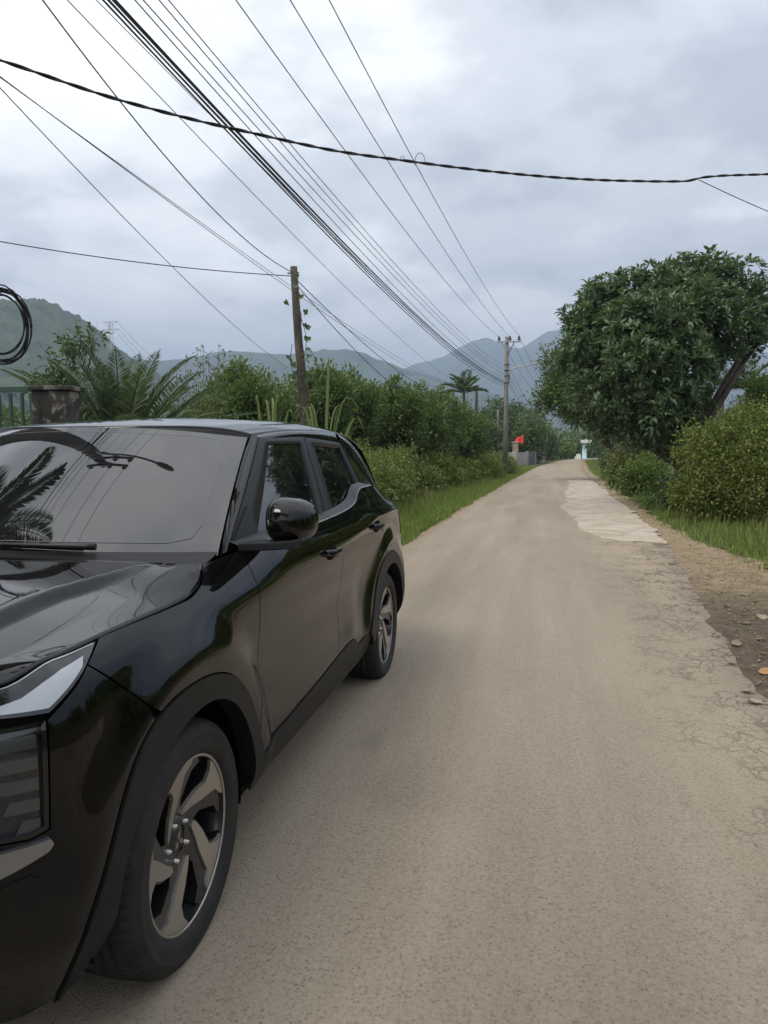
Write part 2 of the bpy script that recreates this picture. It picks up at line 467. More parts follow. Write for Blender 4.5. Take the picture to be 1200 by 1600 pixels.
def ground_mat():
    m = mat('verge_soil', (0.10, 0.09, 0.05), 0.95, 0, 0.2)
    nt, N, L, b = nodes_of(m); c = objcoord(N)
    n1 = tex_noise(N, L, 0.35, 6, 0.6, c); n2 = tex_noise(N, L, 9, 6, 0.7, c)
    col = nmix(N, L, ramp(N, L, n1, [(0.40, (0,) * 3), (0.60, (1,) * 3)]), (0.060, 0.075, 0.028), (0.090, 0.085, 0.040))
    col = nmix(N, L, ramp(N, L, n2, [(0.45, (0,) * 3), (0.65, (1,) * 3)]), col, (0.045, 0.055, 0.022))
    L.new(col, b.inputs['Base Color']); L.new(bump(N, L, n2, 0.05, 0.6), b.inputs['Normal'])
ground_mat()
def asphalt_mat():
    m = mat('worn_asphalt', (0.3, 0.27, 0.22), 0.88, 0, 0.3)
    nt, N, L, b = nodes_of(m); c = objcoord(N)
    sx = N.new('ShaderNodeSeparateXYZ'); L.new(c, sx.inputs[0])
    # broad tone: dusty ochre near the right edge, greyer where wheels run
    mp = N.new('ShaderNodeMapping'); mp.inputs['Scale'].default_value = (1.0, 0.18, 1); L.new(c, mp.inputs[0])
    n1 = tex_noise(N, L, 1.1, 6, 0.6, mp.outputs[0], 0.4)
    n0 = tex_noise(N, L, 0.28, 4, 0.55, c)
    base = ramp(N, L, n1, [(0.30, (0.222, 0.184, 0.138)), (0.50, (0.290, 0.242, 0.184)), (0.70, (0.355, 0.300, 0.230))])
    base = nmix(N, L, ramp(N, L, n0, [(0.40, (0,) * 3), (0.66, (0.55,) * 3)]), base, (0.265, 0.230, 0.185))
    edge = nmath(N, L, 'ADD', sx.outputs[0], nmath(N, L, 'MULTIPLY', n0, 1.6))
    dust = ramp(N, L, edge, [(0.0, (0,) * 3), (1.0, (1,) * 3)], 'EASE')
    em = N.new('ShaderNodeMapRange'); em.inputs[1].default_value = 1.0; em.inputs[2].default_value = 2.6; L.new(edge, em.inputs[0])
    base = nmix(N, L, nmath(N, L, 'MULTIPLY', em.outputs[0], 0.75), base, (0.360, 0.288, 0.200))
    # dust along the left lip
    lm = N.new('ShaderNodeMapRange'); lm.inputs[1].default_value = -0.75; lm.inputs[2].default_value = -2.2; L.new(nmath(N, L, 'ADD', sx.outputs[0], nmath(N, L, 'MULTIPLY', n1, 0.8)), lm.inputs[0])
    base = nmix(N, L, nmath(N, L, 'MULTIPLY', lm.outputs[0], 0.5), base, (0.34, 0.27, 0.19))
    # exposed aggregate: dark and pale grains
    v = N.new('ShaderNodeTexVoronoi'); v.inputs['Scale'].default_value = 95; L.new(c, v.inputs['Vector'])
    gr = tex_noise(N, L, 3.0, 3, 0.6, c)
    hs = N.new('ShaderNodeSeparateColor'); L.new(v.outputs['Color'], hs.inputs[0])
    darkg = nmath(N, L, 'MULTIPLY', ramp(N, L, hs.outputs[0], [(0.35, (0,) * 3), (0.95, (1,) * 3)]), ramp(N, L, v.outputs['Distance'], [(0.15, (1,) * 3), (0.60, (0,) * 3)]))
    spk = tex_noise(N, L, 70, 4, 0.75, c)
    base = nmix(N, L, ramp(N, L, spk, [(0.34, (0.50,) * 3), (0.48, (0,) * 3)]), base, (0.14, 0.112, 0.082))
    base = nmix(N, L, ramp(N, L, spk, [(0.54, (0,) * 3), (0.72, (0.38,) * 3)]), base, (0.43, 0.375, 0.30))
    base = nmix(N, L, nmath(N, L, 'MULTIPLY', darkg, 0.62), base, (0.095, 0.078, 0.062))
    paleg = nmath(N, L, 'MULTIPLY', ramp(N, L, hs.outputs[1], [(0.80, (0,) * 3), (0.92, (1,) * 3)]), ramp(N, L, v.outputs['Distance'], [(0.08, (1,) * 3), (0.35, (0,) * 3)]))
    base = nmix(N, L, nmath(N, L, 'MULTIPLY', paleg, 0.5), base, (0.50, 0.45, 0.38))
    mt = N.new('ShaderNodeMapping'); mt.inputs['Scale'].default_value = (2.6, 0.10, 1); L.new(c, mt.inputs[0])
    trk = tex_noise(N, L, 1.0, 5, 0.6, mt.outputs[0], 0.2)
    base = nmix(N, L, ramp(N, L, trk, [(0.34, (0.26,) * 3), (0.50, (0,) * 3)]), base, (0.185, 0.155, 0.120))
    base = nmix(N, L, ramp(N, L, trk, [(0.52, (0,) * 3), (0.70, (0.22,) * 3)]), base, (0.40, 0.345, 0.270))
    blot = ramp(N, L, tex_noise(N, L, 0.9, 7, 0.7, c, 0.8), [(0.60, (0,) * 3), (0.72, (0.45,) * 3)])
    base = nmix(N, L, blot, base, (0.165, 0.140, 0.112))
    # crazing near the right edge
    w = tex_noise(N, L, 5, 4, 0.6, c, out='Color')
    wc = nmix(N, L, 0.10, c, w, 'LINEAR_LIGHT')
    crk = None
    for sc, th in ((4.2, 0.050), (10.5, 0.085)):
        v2 = N.new('ShaderNodeTexVoronoi'); v2.feature = 'DISTANCE_TO_EDGE'; v2.inputs['Scale'].default_value = sc; L.new(wc, v2.inputs['Vector'])
        k = ramp(N, L, v2.outputs['Distance'], [(0.0, (1,) * 3), (th, (0,) * 3)])
        crk = k if crk is None else nmath(N, L, 'MAXIMUM', crk, k)
    cmask = N.new('ShaderNodeMapRange'); cmask.inputs[1].default_value = 0.9; cmask.inputs[2].default_value = 1.9; L.new(nmath(N, L, 'ADD', sx.outputs[0], nmath(N, L, 'MULTIPLY', gr, 1.0)), cmask.inputs[0])
    frag = ramp(N, L, tex_noise(N, L, 2.3, 5, 0.65, c), [(0.43, (0,) * 3), (0.54, (1,) * 3)])
    crk = nmath(N, L, 'MULTIPLY', nmath(N, L, 'MULTIPLY', crk, cmask.outputs[0]), frag)
    base = nmix(N, L, nmath(N, L, 'MULTIPLY', crk, 0.85), base, (0.060, 0.046, 0.034))
    # small dark pits and scuffs
    pit = ramp(N, L, tex_noise(N, L, 26, 5, 0.7, mp.outputs[0]), [(0.66, (0,) * 3), (0.74, (1,) * 3)])
    base = nmix(N, L, nmath(N, L, 'MULTIPLY', pit, 0.45), base, (0.12, 0.10, 0.08))
    L.new(base, b.inputs['Base Color'])
    h = nmath(N, L, 'SUBTRACT', tex_noise(N, L, 130, 3, 0.7, c), nmath(N, L, 'MULTIPLY', crk, 1.5))
    h = nmath(N, L, 'SUBTRACT', h, nmath(N, L, 'MULTIPLY', darkg, 0.5))
    L.new(bump(N, L, h, 0.006, 0.7), b.inputs['Normal'])
asphalt_mat()
def patch_mat():
    m = mat('cement_patch', (0.45, 0.40, 0.33), 0.9, 0, 0.3)
    nt, N, L, b = nodes_of(m); c = objcoord(N)
    n = tex_noise(N, L, 1.9, 8, 0.7, c, 0.6); n2 = tex_noise(N, L, 30, 5, 0.7, c)
    col = ramp(N, L, n, [(0.36, (0.27, 0.215, 0.155)), (0.47, (0.36, 0.305, 0.24)), (0.66, (0.45, 0.40, 0.335))])
    col = nmix(N, L, ramp(N, L, n2, [(0.58, (0,) * 3), (0.72, (0.55,) * 3)]), col, (0.20, 0.165, 0.12))
    L.new(col, b.inputs['Base Color']); L.new(bump(N, L, n2, 0.006, 0.6), b.inputs['Normal'])
patch_mat()
def dirt_mat(name, c0, c1, c2):
    m = mat(name, c1, 0.95, 0, 0.2)
    nt, N, L, b = nodes_of(m); c = objcoord(N)
    n = tex_noise(N, L, 1.7, 7, 0.66, c, 0.5); n2 = tex_noise(N, L, 38, 6, 0.72, c)
    col = ramp(N, L, n, [(0.32, c0), (0.50, c1), (0.68, c2)])
    col = nmix(N, L, ramp(N, L, n2, [(0.50, (0,) * 3), (0.70, (0.75,) * 3)]), col, tuple(0.42 * x for x in c0))
    L.new(col, b.inputs['Base Color'])
    L.new(bump(N, L, nmath(N, L, 'ADD', nmath(N, L, 'MULTIPLY', n, 2.0), n2), 0.02, 0.8), b.inputs['Normal'])
dirt_mat('dark_dirt', (0.085, 0.064, 0.045), (0.125, 0.095, 0.068), (0.175, 0.135, 0.095))
dirt_mat('sandy_dirt', (0.20, 0.145, 0.088), (0.29, 0.215, 0.138), (0.34, 0.27, 0.18))

def shoulder_mat():
    m = mat('shoulder_soil', (0.15, 0.12, 0.08), 0.95, 0, 0.2); nt, N, L, b = nodes_of(m); c = objcoord(N)
    sx = N.new('ShaderNodeSeparateXYZ'); L.new(c, sx.inputs[0])
    n = tex_noise(N, L, 1.5, 7, 0.66, c, 0.6); n2 = tex_noise(N, L, 34, 6, 0.74, c); n3 = tex_noise(N, L, 6, 6, 0.7, c, 0.8)
    k = N.new('ShaderNodeMapRange'); k.inputs[1].default_value = 6.6; k.inputs[2].default_value = 9.2; L.new(nmath(N, L, 'ADD', sx.outputs[1], nmath(N, L, 'MULTIPLY', nmath(N, L, 'SUBTRACT', n, 0.5), 5.0)), k.inputs[0])
    dark = ramp(N, L, n3, [(0.32, (0.075, 0.056, 0.040)), (0.50, (0.115, 0.088, 0.064)), (0.70, (0.175, 0.138, 0.098))])
    sand = ramp(N, L, n3, [(0.30, (0.16, 0.135, 0.075)), (0.48, (0.27, 0.205, 0.130)), (0.70, (0.37, 0.285, 0.185))])
    col = nmix(N, L, k.outputs[0], dark, sand)
    col = nmix(N, L, ramp(N, L, n2, [(0.50, (0,) * 3), (0.68, (0.8,) * 3)]), col, (0.050, 0.038, 0.026))
    L.new(col, b.inputs['Base Color']); L.new(bump(N, L, nmath(N, L, 'ADD', nmath(N, L, 'MULTIPLY', n3, 2.0), n2), 0.02, 0.9), b.inputs['Normal'])
shoulder_mat()
# ground sheet to the horizon
g = MB(); g.add([(-6400, -1100, -0.03), (6400, -1100, -0.03), (6400, 6300, -0.03), (-6400, 6300, -0.03)], [(0, 1, 2, 3)])

go = g.build('ground', 'verge_soil'); tag(go, kind='structure')

# road sheet with a ragged edge
def ribbon(name, m, fl, fr, ys, z, nx=6, rag=(0.05, 0.05), seed=1.0, crown=0.0, lip=0.0):
    ys = np.array(ys)
    l = fl(ys) + rag[0] * fbm(ys, ys * 0, 1.1, 6, seed); r = fr(ys) + rag[1] * fbm(ys, ys * 0, 1.3, 6, seed + 7)
    V = []; F = []
    for i, y in enumerate(ys):
        for k in range(nx + 1):
            t = k / nx; zz = z + crown * 4 * t * (1 - t)
            V.append((l[i] + (r[i] - l[i]) * t, y, zz))
        if lip: V.append((l[i] - 0.01, y, z - lip)); V.append((r[i] + 0.01, y, z - lip))
    w = nx + 1 + (2 if lip else 0)
    for i in range(len(ys) - 1):
        for k in range(nx): a = i * w + k; F.append((a, a + 1, a + 1 + w, a + w))
        if lip:
            a = i * w; F.append((a + nx + 1, a, a + w, a + w + nx + 1)); F.append((a + nx, a + nx + 2, a + w + nx + 2, a + w + nx))
    b = MB(); b.add(V, F, True); o = b.build(name, m); tag(o, kind='structure'); return o
ys = np.concatenate([np.arange(-12, 16, 0.04), np.arange(16, 50, 0.3), np.arange(50, 212, 1.5)])
ribbon('road', 'worn_asphalt', road_left, road_right, ys, 0.02, 8, (0.06, 0.10), 1.0, 0.012, 0.05)
# dirt shoulders: right one dark and littered near the camera, sandy further on; left one a thin sandy lip
ys2 = np.concatenate([np.arange(-12, 20, 0.1), np.arange(20, 150, 0.7)])
ribbon('right_shoulder', 'shoulder_soil', lambda y: road_right(y) - 0.25, lambda y: road_right(y) + 0.45 + 0.75 * sstep(14, 8, y), ys2, 0.004, 5, (0.02, 0.20), 3.0, 0.004)
ribbon('left_shoulder', 'sandy_dirt', lambda y: road_left(y) - 0.12 - 4.5 * sstep(9.3, 7.0, y), lambda y: road_left(y) + 0.2, ys2, 0.002, 12, (0.07, 0.02), 9.0, 0.0)
# pale cement patch with broken outline
def patch():
    o = spl([(1.03, 12.2), (1.45, 12.02), (1.90, 12.05), (1.97, 13.2), (2.03, 14.6), (2.10, 17), (2.16, 20), (2.24, 24), (2.36, 30), (2.42, 36.4), (1.9, 36.8), (1.36, 36.4), (1.20, 33), (0.98, 28), (0.80, 24.4), (0.74, 21.5), (0.55, 18.9), (0.66, 17), (0.70, 15.5), (0.72, 14.2), (0.83, 13.1), (0.96, 12.6), (1.03, 12.2)], 40)[:-1]
    P = np.array(o); d = np.stack([fbm(P[:, 0], P[:, 1], 2.2, 6, 3.3), fbm(P[:, 0], P[:, 1], 2.2, 6, 8.1)], 1)
    P = P + d * np.array([0.13, 0.34])
    r = delaunay_2d_cdt([Vector(q) for q in P], [], [list(range(len(P)))], 1, 1e-7)
    v = [(q[0], q[1], 0.034) for q in r[0]]; n = len(v)
    b = MB(); b.add(v, [tuple(f) for f in r[2]])
    k = len(P); b.add([(x, y, 0.034) for x, y in P] + [(x, y, 0.02) for x, y in P], [(i, i + k, (i + 1) % k + k, (i + 1) % k) for i in range(k)])
    tag(b.build('road_patch', 'cement_patch'), kind='structure')
patch()

# ------------------------------------------------------------------ hills and mountains
def forest_mat(name, c0, c1, sc):
    m = mat(name, c0, 0.95, 0, 0.1)
    nt, N, L, b = nodes_of(m); c = objcoord(N)
    n = tex_noise(N, L, sc, 6, 0.65, c); L.new(ramp(N, L, n, [(0.35, c0), (0.65, c1)]), b.inputs['Base Color'])
    v = N.new('ShaderNodeTexVoronoi'); v.inputs['Scale'].default_value = sc * 6; L.new(c, v.inputs['Vector'])
    L.new(bump(N, L, v.outputs['Distance'], 1.2 / sc * 0.05, 1.0), b.inputs['Normal'])
forest_mat('hill_forest', (0.030, 0.046, 0.022), (0.072, 0.090, 0.042), 0.04)
forest_mat('mountain_forest', (0.030, 0.050, 0.024), (0.055, 0.080, 0.036), 0.004)
def pix_dir(x, y):
    r = (x - 600) / 1147.0; u = (800 - y) / 1147.0
    fw = math.cos(PITCH) + u * math.sin(PITCH); up = u * math.cos(PITCH) - math.sin(PITCH)
    return np.array([r * math.cos(YAW) - fw * math.sin(YAW), r * math.sin(YAW) + fw * math.cos(YAW), up])
def at(x, y, Y):
    d = pix_dir(x, y); q = d * (Y / d[1]); return (q[0], q[1], q[2] + CAM_H)
def range_mesh(name, m, sky_pts, Y0, depth, nx, ny, rough, canopy, seed):
    """a long hill whose crest passes through the given sky-line points at distance Y0"""
    C = np.array([at(x, y, Y0) for x, y in sky_pts]); xs = np.linspace(C[0, 0], C[-1, 0], nx); h = pchip(C[:, 0], C[:, 2], xs)
    V = np.zeros((ny, nx, 3))
    for j in range(ny):
        t = j / (ny - 1) * 2 - 1            # -1 foot towards the road .. 1 far foot
        k = (1 - abs(t) ** 1.25) if t < 0 else (1 - t * t)
        yy = Y0 + t * depth
        n = fbm(xs + 17 * j, np.full(nx, yy), rough[0], 5, seed) * rough[1] * (abs(t) > 0.001) * min(1, abs(t) * 6)
        f = fbm(xs, np.full(nx, yy), canopy[0], 2, seed + 3) * canopy[1]
        V[j, :, 0] = xs; V[j, :, 1] = yy + fbm(xs, np.full(nx, yy), rough[0], 3, seed + 9) * depth * 0.15
        V[j, :, 2] = np.maximum(h * k + n * (1 - abs(t)) * h.mean() / h.max() + f * (k > 0.02), -0.5 if t in (-1, 1) else -5)
    V[0, :, 2] = -2; V[-1, :, 2] = -2
    idx = np.arange(nx * ny).reshape(ny, nx); F = np.stack([idx[:-1, :-1], idx[:-1, 1:], idx[1:, 1:], idx[1:, :-1]], -1).reshape(-1, 4)
    return struct(name, fast_mesh(name, V.reshape(-1, 3), F, True), m)
range_mesh('wooded_hill', 'hill_forest', [(-420, 640), (-250, 560), (-120, 500), (0, 472), (40, 464), (70, 474), (110, 506), (150, 540), (190, 574), (230, 602), (300, 652), (420, 700)], 820, 380, 300, 90, (0.008, 9), (0.085, 6.5), 2.0)
range_mesh('far_hills', 'mountain_forest', [(-900, 660), (-400, 620), (0, 590), (140, 572), (225, 564), (300, 559), (390, 548), (480, 549), (520, 551), (560, 553), (600, 566), (640, 580), (720, 600), (820, 630), (1000, 660), (1300, 690)], 2300, 800, 320, 40, (0.004, 40), (0.03, 5), 4.0)
range_mesh('mountains', 'mountain_forest', [(200, 660), (420, 620), (560, 590), (640, 573), (700, 556), (735, 538), (760, 531), (785, 536), (815, 545), (850, 526), (890, 514), (960, 506), (1040, 512), (1150, 545), (1300, 585), (1600, 640), (2000, 680)], 4200, 1500, 360, 44, (0.0022, 120), (0.015, 10), 6.0)
# the air between
hz = MB(); hz.box((0, 2600, 408), (13000, 7600, 828)); ho = hz.build('haze', None); tag(ho, 'pale bluish humid haze over the valley', 'haze', kind='stuff')
hm = bpy.data.materials.new('haze_air'); hm.use_nodes = True; hn = hm.node_tree.nodes; hn.clear()
hout = hn.new('ShaderNodeOutputMaterial'); hv = hn.new('ShaderNodeVolumePrincipled')
hv.inputs['Color'].default_value = (0.58, 0.75, 1.0, 1); hv.inputs['Density'].default_value = 0.00040; hv.inputs['Anisotropy'].default_value = 0.2
hm.node_tree.links.new(hv.outputs[0], hout.inputs['Volume']); ho.data.materials.append(hm)
# ------------------------------------------------------------------ car materials
def paint_mat():
    m = mat('black_paint', (0.0025, 0.0026, 0.0032), 0.30, 0, 0.0, 1.5, 1.0, 0.012)
    nt, N, L, b = nodes_of(m)
    b.inputs['Coat IOR'].default_value = 1.46
    c = objcoord(N)
    n = tex_noise(N, L, 7.0, 6, 0.65, c)
    d = ramp(N, L, n, [(0.42, (0.012,) * 3), (0.75, (0.075,) * 3)])
    L.new(d, b.inputs['Coat Roughness'])
    n2 = tex_noise(N, L, 3.0, 5, 0.6, c)
    L.new(ramp(N, L, n2, [(0.4, (0.0022, 0.0023, 0.0030)), (0.8, (0.0070, 0.0065, 0.0060))]), b.inputs['Base Color'])
    n3 = tex_noise(N, L, 1.6, 2, 0.5, c)
    L.new(bump(N, L, n3, 0.004, 0.25), b.inputs['Coat Normal'])
paint_mat()
mat('gloss_black', (0.004, 0.004, 0.005), 0.10, 0, 0.5, 1.5, 0.6, 0.03)
mat('satin_black', (0.007, 0.007, 0.008), 0.42, 0, 0.4)
mat('trim_plastic', (0.007, 0.007, 0.008), 0.5, 0, 0.3)
mat('inner_black', (0.004, 0.004, 0.004), 0.85, 0, 0.1)
def glass_mat():
    m = mat('tinted_glass', (0.006, 0.0075, 0.009), 0.02, 0, 0.5, 2.0)
    nt, N, L, b = nodes_of(m)
    n3 = tex_noise(N, L, 1.1, 2, 0.5, objcoord(N))
    L.new(bump(N, L, n3, 0.004, 0.12), b.inputs['Normal'])
    n2 = tex_noise(N, L, 4.0, 6, 0.6, objcoord(N))
    L.new(ramp(N, L, n2, [(0.4, (0.005, 0.006, 0.0075)), (0.8, (0.014, 0.014, 0.0145))]), b.inputs['Base Color'])
glass_mat()
mat('frit_band', (0.016, 0.0165, 0.017), 0.03, 0, 0.5, 1.95)
mat('frit_line', (0.10, 0.105, 0.11), 0.2)
mat('machined_alloy', (0.46, 0.43, 0.39), 0.34, 0.85)
mat('dark_alloy', (0.010, 0.010, 0.011), 0.28, 0.0, 0.5, 1.5, 0.5, 0.1)
mat('bright_metal', (0.42, 0.41, 0.40), 0.25, 1.0)
mat('satin_silver', (0.35, 0.36, 0.38), 0.30, 0.9)
mat('brake_steel', (0.10, 0.095, 0.09), 0.45, 0.9)
mat('lamp_lens', (0.50, 0.52, 0.55), 0.30, 0.35, 0.5, 1.5, 1.0, 0.01)
mat('lamp_dark', (0.012, 0.013, 0.015), 0.08, 0, 0.5, 1.5, 1.0, 0.01)
mat('lamp_bar', (0.075, 0.08, 0.085), 0.18, 0.5, 0.5, 1.5, 1.0, 0.02)
mat('tail_red', (0.16, 0.004, 0.006), 0.12, 0, 0.5, 1.5, 1.0, 0.01)
def rubber_mat():
    m = mat('tyre_rubber', (0.012, 0.012, 0.012), 0.72)
    nt, N, L, b = nodes_of(m)
    c = objcoord(N)
    n = tex_noise(N, L, 14, 6, 0.7, c)
    L.new(ramp(N, L, n, [(0.35, (0.005, 0.005, 0.005)), (0.75, (0.022, 0.020, 0.017))]), b.inputs['Base Color'])
    L.new(bump(N, L, tex_noise(N, L, 160, 3, 0.6, c), 0.0008, 0.5), b.inputs['Normal'])
rubber_mat()

# ------------------------------------------------------------------ panel tools
def panel_mesh(name, poly, F, step=0.03, gap=0.0025, depth=0.02, off=0.0, flip=1.0, right=False, hole=None):
    P = resample(poly, step * 0.7)
    if area2(P) < 0: P = P[::-1]
    if gap: P = inset(P, gap)
    lo, hi = P.min(0), P.max(0)
    gx, gy = np.meshgrid(np.arange(lo[0], hi[0], step), np.arange(lo[1], hi[1], step))
    q = np.stack([gx.ravel() + (np.round(gy.ravel() / step) % 2) * step / 2, gy.ravel()], 1)
    q = q[inside(P, q)] if len(q) else q
    if len(q):
        d = np.sqrt(((q[:, None, :] - P[None]) ** 2).sum(2)).min(1); q = q[d > step * 0.45]
    V = np.vstack([P, q]) if len(q) else P
    r = delaunay_2d_cdt([Vector(v) for v in V], [], [list(range(len(P)))], 1, 1e-7)
    V2 = np.array([tuple(v) for v in r[0]]); T = [tuple(f) for f in r[2]]
    # boundary order: map original ring to output
    ring = [None] * len(P)
    for k, src in enumerate(r[3]):
        for sidx in src:
            if sidx < len(P): ring[sidx] = k
    Nn = normals(F, V2, flip); X = F(V2) + Nn * off
    n0 = len(X)
    rg = [k for k in ring if k is not None]
    verts = list(map(tuple, X)); nor = list(map(tuple, Nn)); faces = []
    for f in T:
        a, b, c = X[f[0]], X[f[1]], X[f[2]]
        faces.append(f if np.dot(np.cross(b - a, c - a), Nn[f[0]]) > 0 else f[::-1])
    if depth:
        m = len(rg); k0 = n0
        for k in rg:
            verts.append(tuple(X[k])); nor.append((0, 0, 0))
        for k in rg:
            verts.append(tuple(X[k] - Nn[k] * depth)); nor.append((0, 0, 0))
        for i in range(m):
            j = (i + 1) % m; faces.append((k0 + i, k0 + m + i, k0 + m + j, k0 + j))
            e = X[rg[j]] - X[rg[i]]; nn = np.cross(e, Nn[rg[i]]); nn = nn / max(np.linalg.norm(nn), 1e-9)
            for t in (k0 + i, k0 + m + i): nor[t] = tuple(nn * np.sign(flip) if False else nn)
    if right:
        verts = [(-v[0], v[1], v[2]) for v in verts]; nor = [(-v[0], v[1], v[2]) for v in nor]; faces = [f[::-1] for f in faces]
    me = bpy.data.meshes.new(name)
    me.from_pydata(verts, [], faces)
    me.polygons.foreach_set('use_smooth', [True] * len(faces))
    me.update()
    me.normals_split_custom_set_from_vertices(nor)
    return me
def panel(name, poly, F, m, parent, **kw):
    return link(name, panel_mesh(name, poly, F, **kw), m, parent)
def grid_mesh(name, X, Nn=None, right=False, thick=0.0):
    """X (i,j,3) structured sheet, normals optional"""
    n, k, _ = X.shape; V = X.reshape(-1, 3)
    idx = np.arange(n * k).reshape(n, k)
    f = np.stack([idx[:-1, :-1], idx[1:, :-1], idx[1:, 1:], idx[:-1, 1:]], -1).reshape(-1, 4)
    if Nn is not None:
        a = V[f[:, 0]]; c = np.cross(V[f[:, 1]] - a, V[f[:, 3]] - a)
        if (c * Nn.reshape(-1, 3)[f[:, 0]]).sum() < 0: f = f[:, ::-1]
    if right: V = V * [-1, 1, 1]; f = f[:, ::-1]
    me = bpy.data.meshes.new(name); me.from_pydata(V.tolist(), [], f.tolist())
    me.polygons.foreach_set('use_smooth', [True] * len(f)); me.update()
    if Nn is not None:
        nn = Nn.reshape(-1, 3) * ([-1, 1, 1] if right else 1)
        me.normals_split_custom_set_from_vertices(nn.tolist())
    return me
def loft(name, A, B, m, parent, n=6, bulge=0.0, out=(1, 0, 0.3), right=False, mirror_only=False):
    A, B = np.array(A, float), np.array(B, float); o = np.array(out, float); o /= np.linalg.norm(o)
    X = np.array([A + (B - A) * t + o * bulge * 4 * t * (1 - t) for t in np.linspace(0, 1, n + 1)])
    f_ok = np.cross(X[1, 0] - X[0, 0], X[0, 1] - X[0, 0]) @ o > 0
    if not f_ok: X = X[:, ::-1]
    return link(name, grid_mesh(name, X, None, right), m, parent)

# ------------------------------------------------------------------ the car
CARX, CARY = -1.82, 1.828
car = empty('parked_car', (CARX, CARY, 0))
tag(car, 'glossy black compact suv with five-spoke two-tone wheels parked on the left of the road', 'car')

def arc(c, r, a0, a1, n=28, rf=None):
    o = []
    for k in range(n + 1):
        t = a0 + (a1 - a0) * k / n; rr = r if rf is None else rf(t)
        o.append((c + rr * math.cos(R(t)), HUBZ + rr * math.sin(R(t))))
    return o
F_OUT = lambda t: 0.474 + 0.045 * math.exp(-((t - 128) / 26) ** 2) + 0.03 * math.exp(-((t - 176) / 14) ** 2)
R_OUT = lambda t: 0.472 + 0.050 * math.exp(-((t - 124) / 28) ** 2) + 0.09 * math.exp(-((t - 175) / 14) ** 2)
def shut_line(s0, s1, n=40): return [(s, float(shut_z(s))) for s in np.linspace(s0, s1, n)]
def belt_line(s0, s1, n=30): return [(s, float(belt_z(s))) for s in np.linspace(s0, s1, n)]
DOOR_F = spl([(0.475, 1.104), (0.486, 1.02), (0.496, 0.92), (0.500, 0.80), (0.487, 0.65), (0.462, 0.52), (0.437, 0.405)], 5)
DOOR_M = spl([(1.468, 1.122), (1.516, 1.045), (1.546, 0.98), (1.572, 0.83), (1.557, 0.665), (1.583, 0.54), (1.530, 0.458)], 5)
DOOR_R = spl([(2.250, 1.2285), (2.300, 1.16), (2.360, 1.095), (2.430, 1.00), (2.470, 0.93), (2.475, 0.86)], 5)
CLAD_F = [(0.437, 0.405), (0.8, 0.418), (1.2, 0.438), (1.530, 0.458)]
CLAD_R = [(1.530, 0.458), (1.70, 0.468), (1.775, 0.470), (1.81, 0.462), (1.90, 0.420), (1.93, 0.412), (2.00, 0.420), (2.10, 0.425)]
SEAM_B = spl([(-0.423, 0.972), (-0.363, 0.921), (-0.300, 0.865), (-0.262, 0.825)], 5)

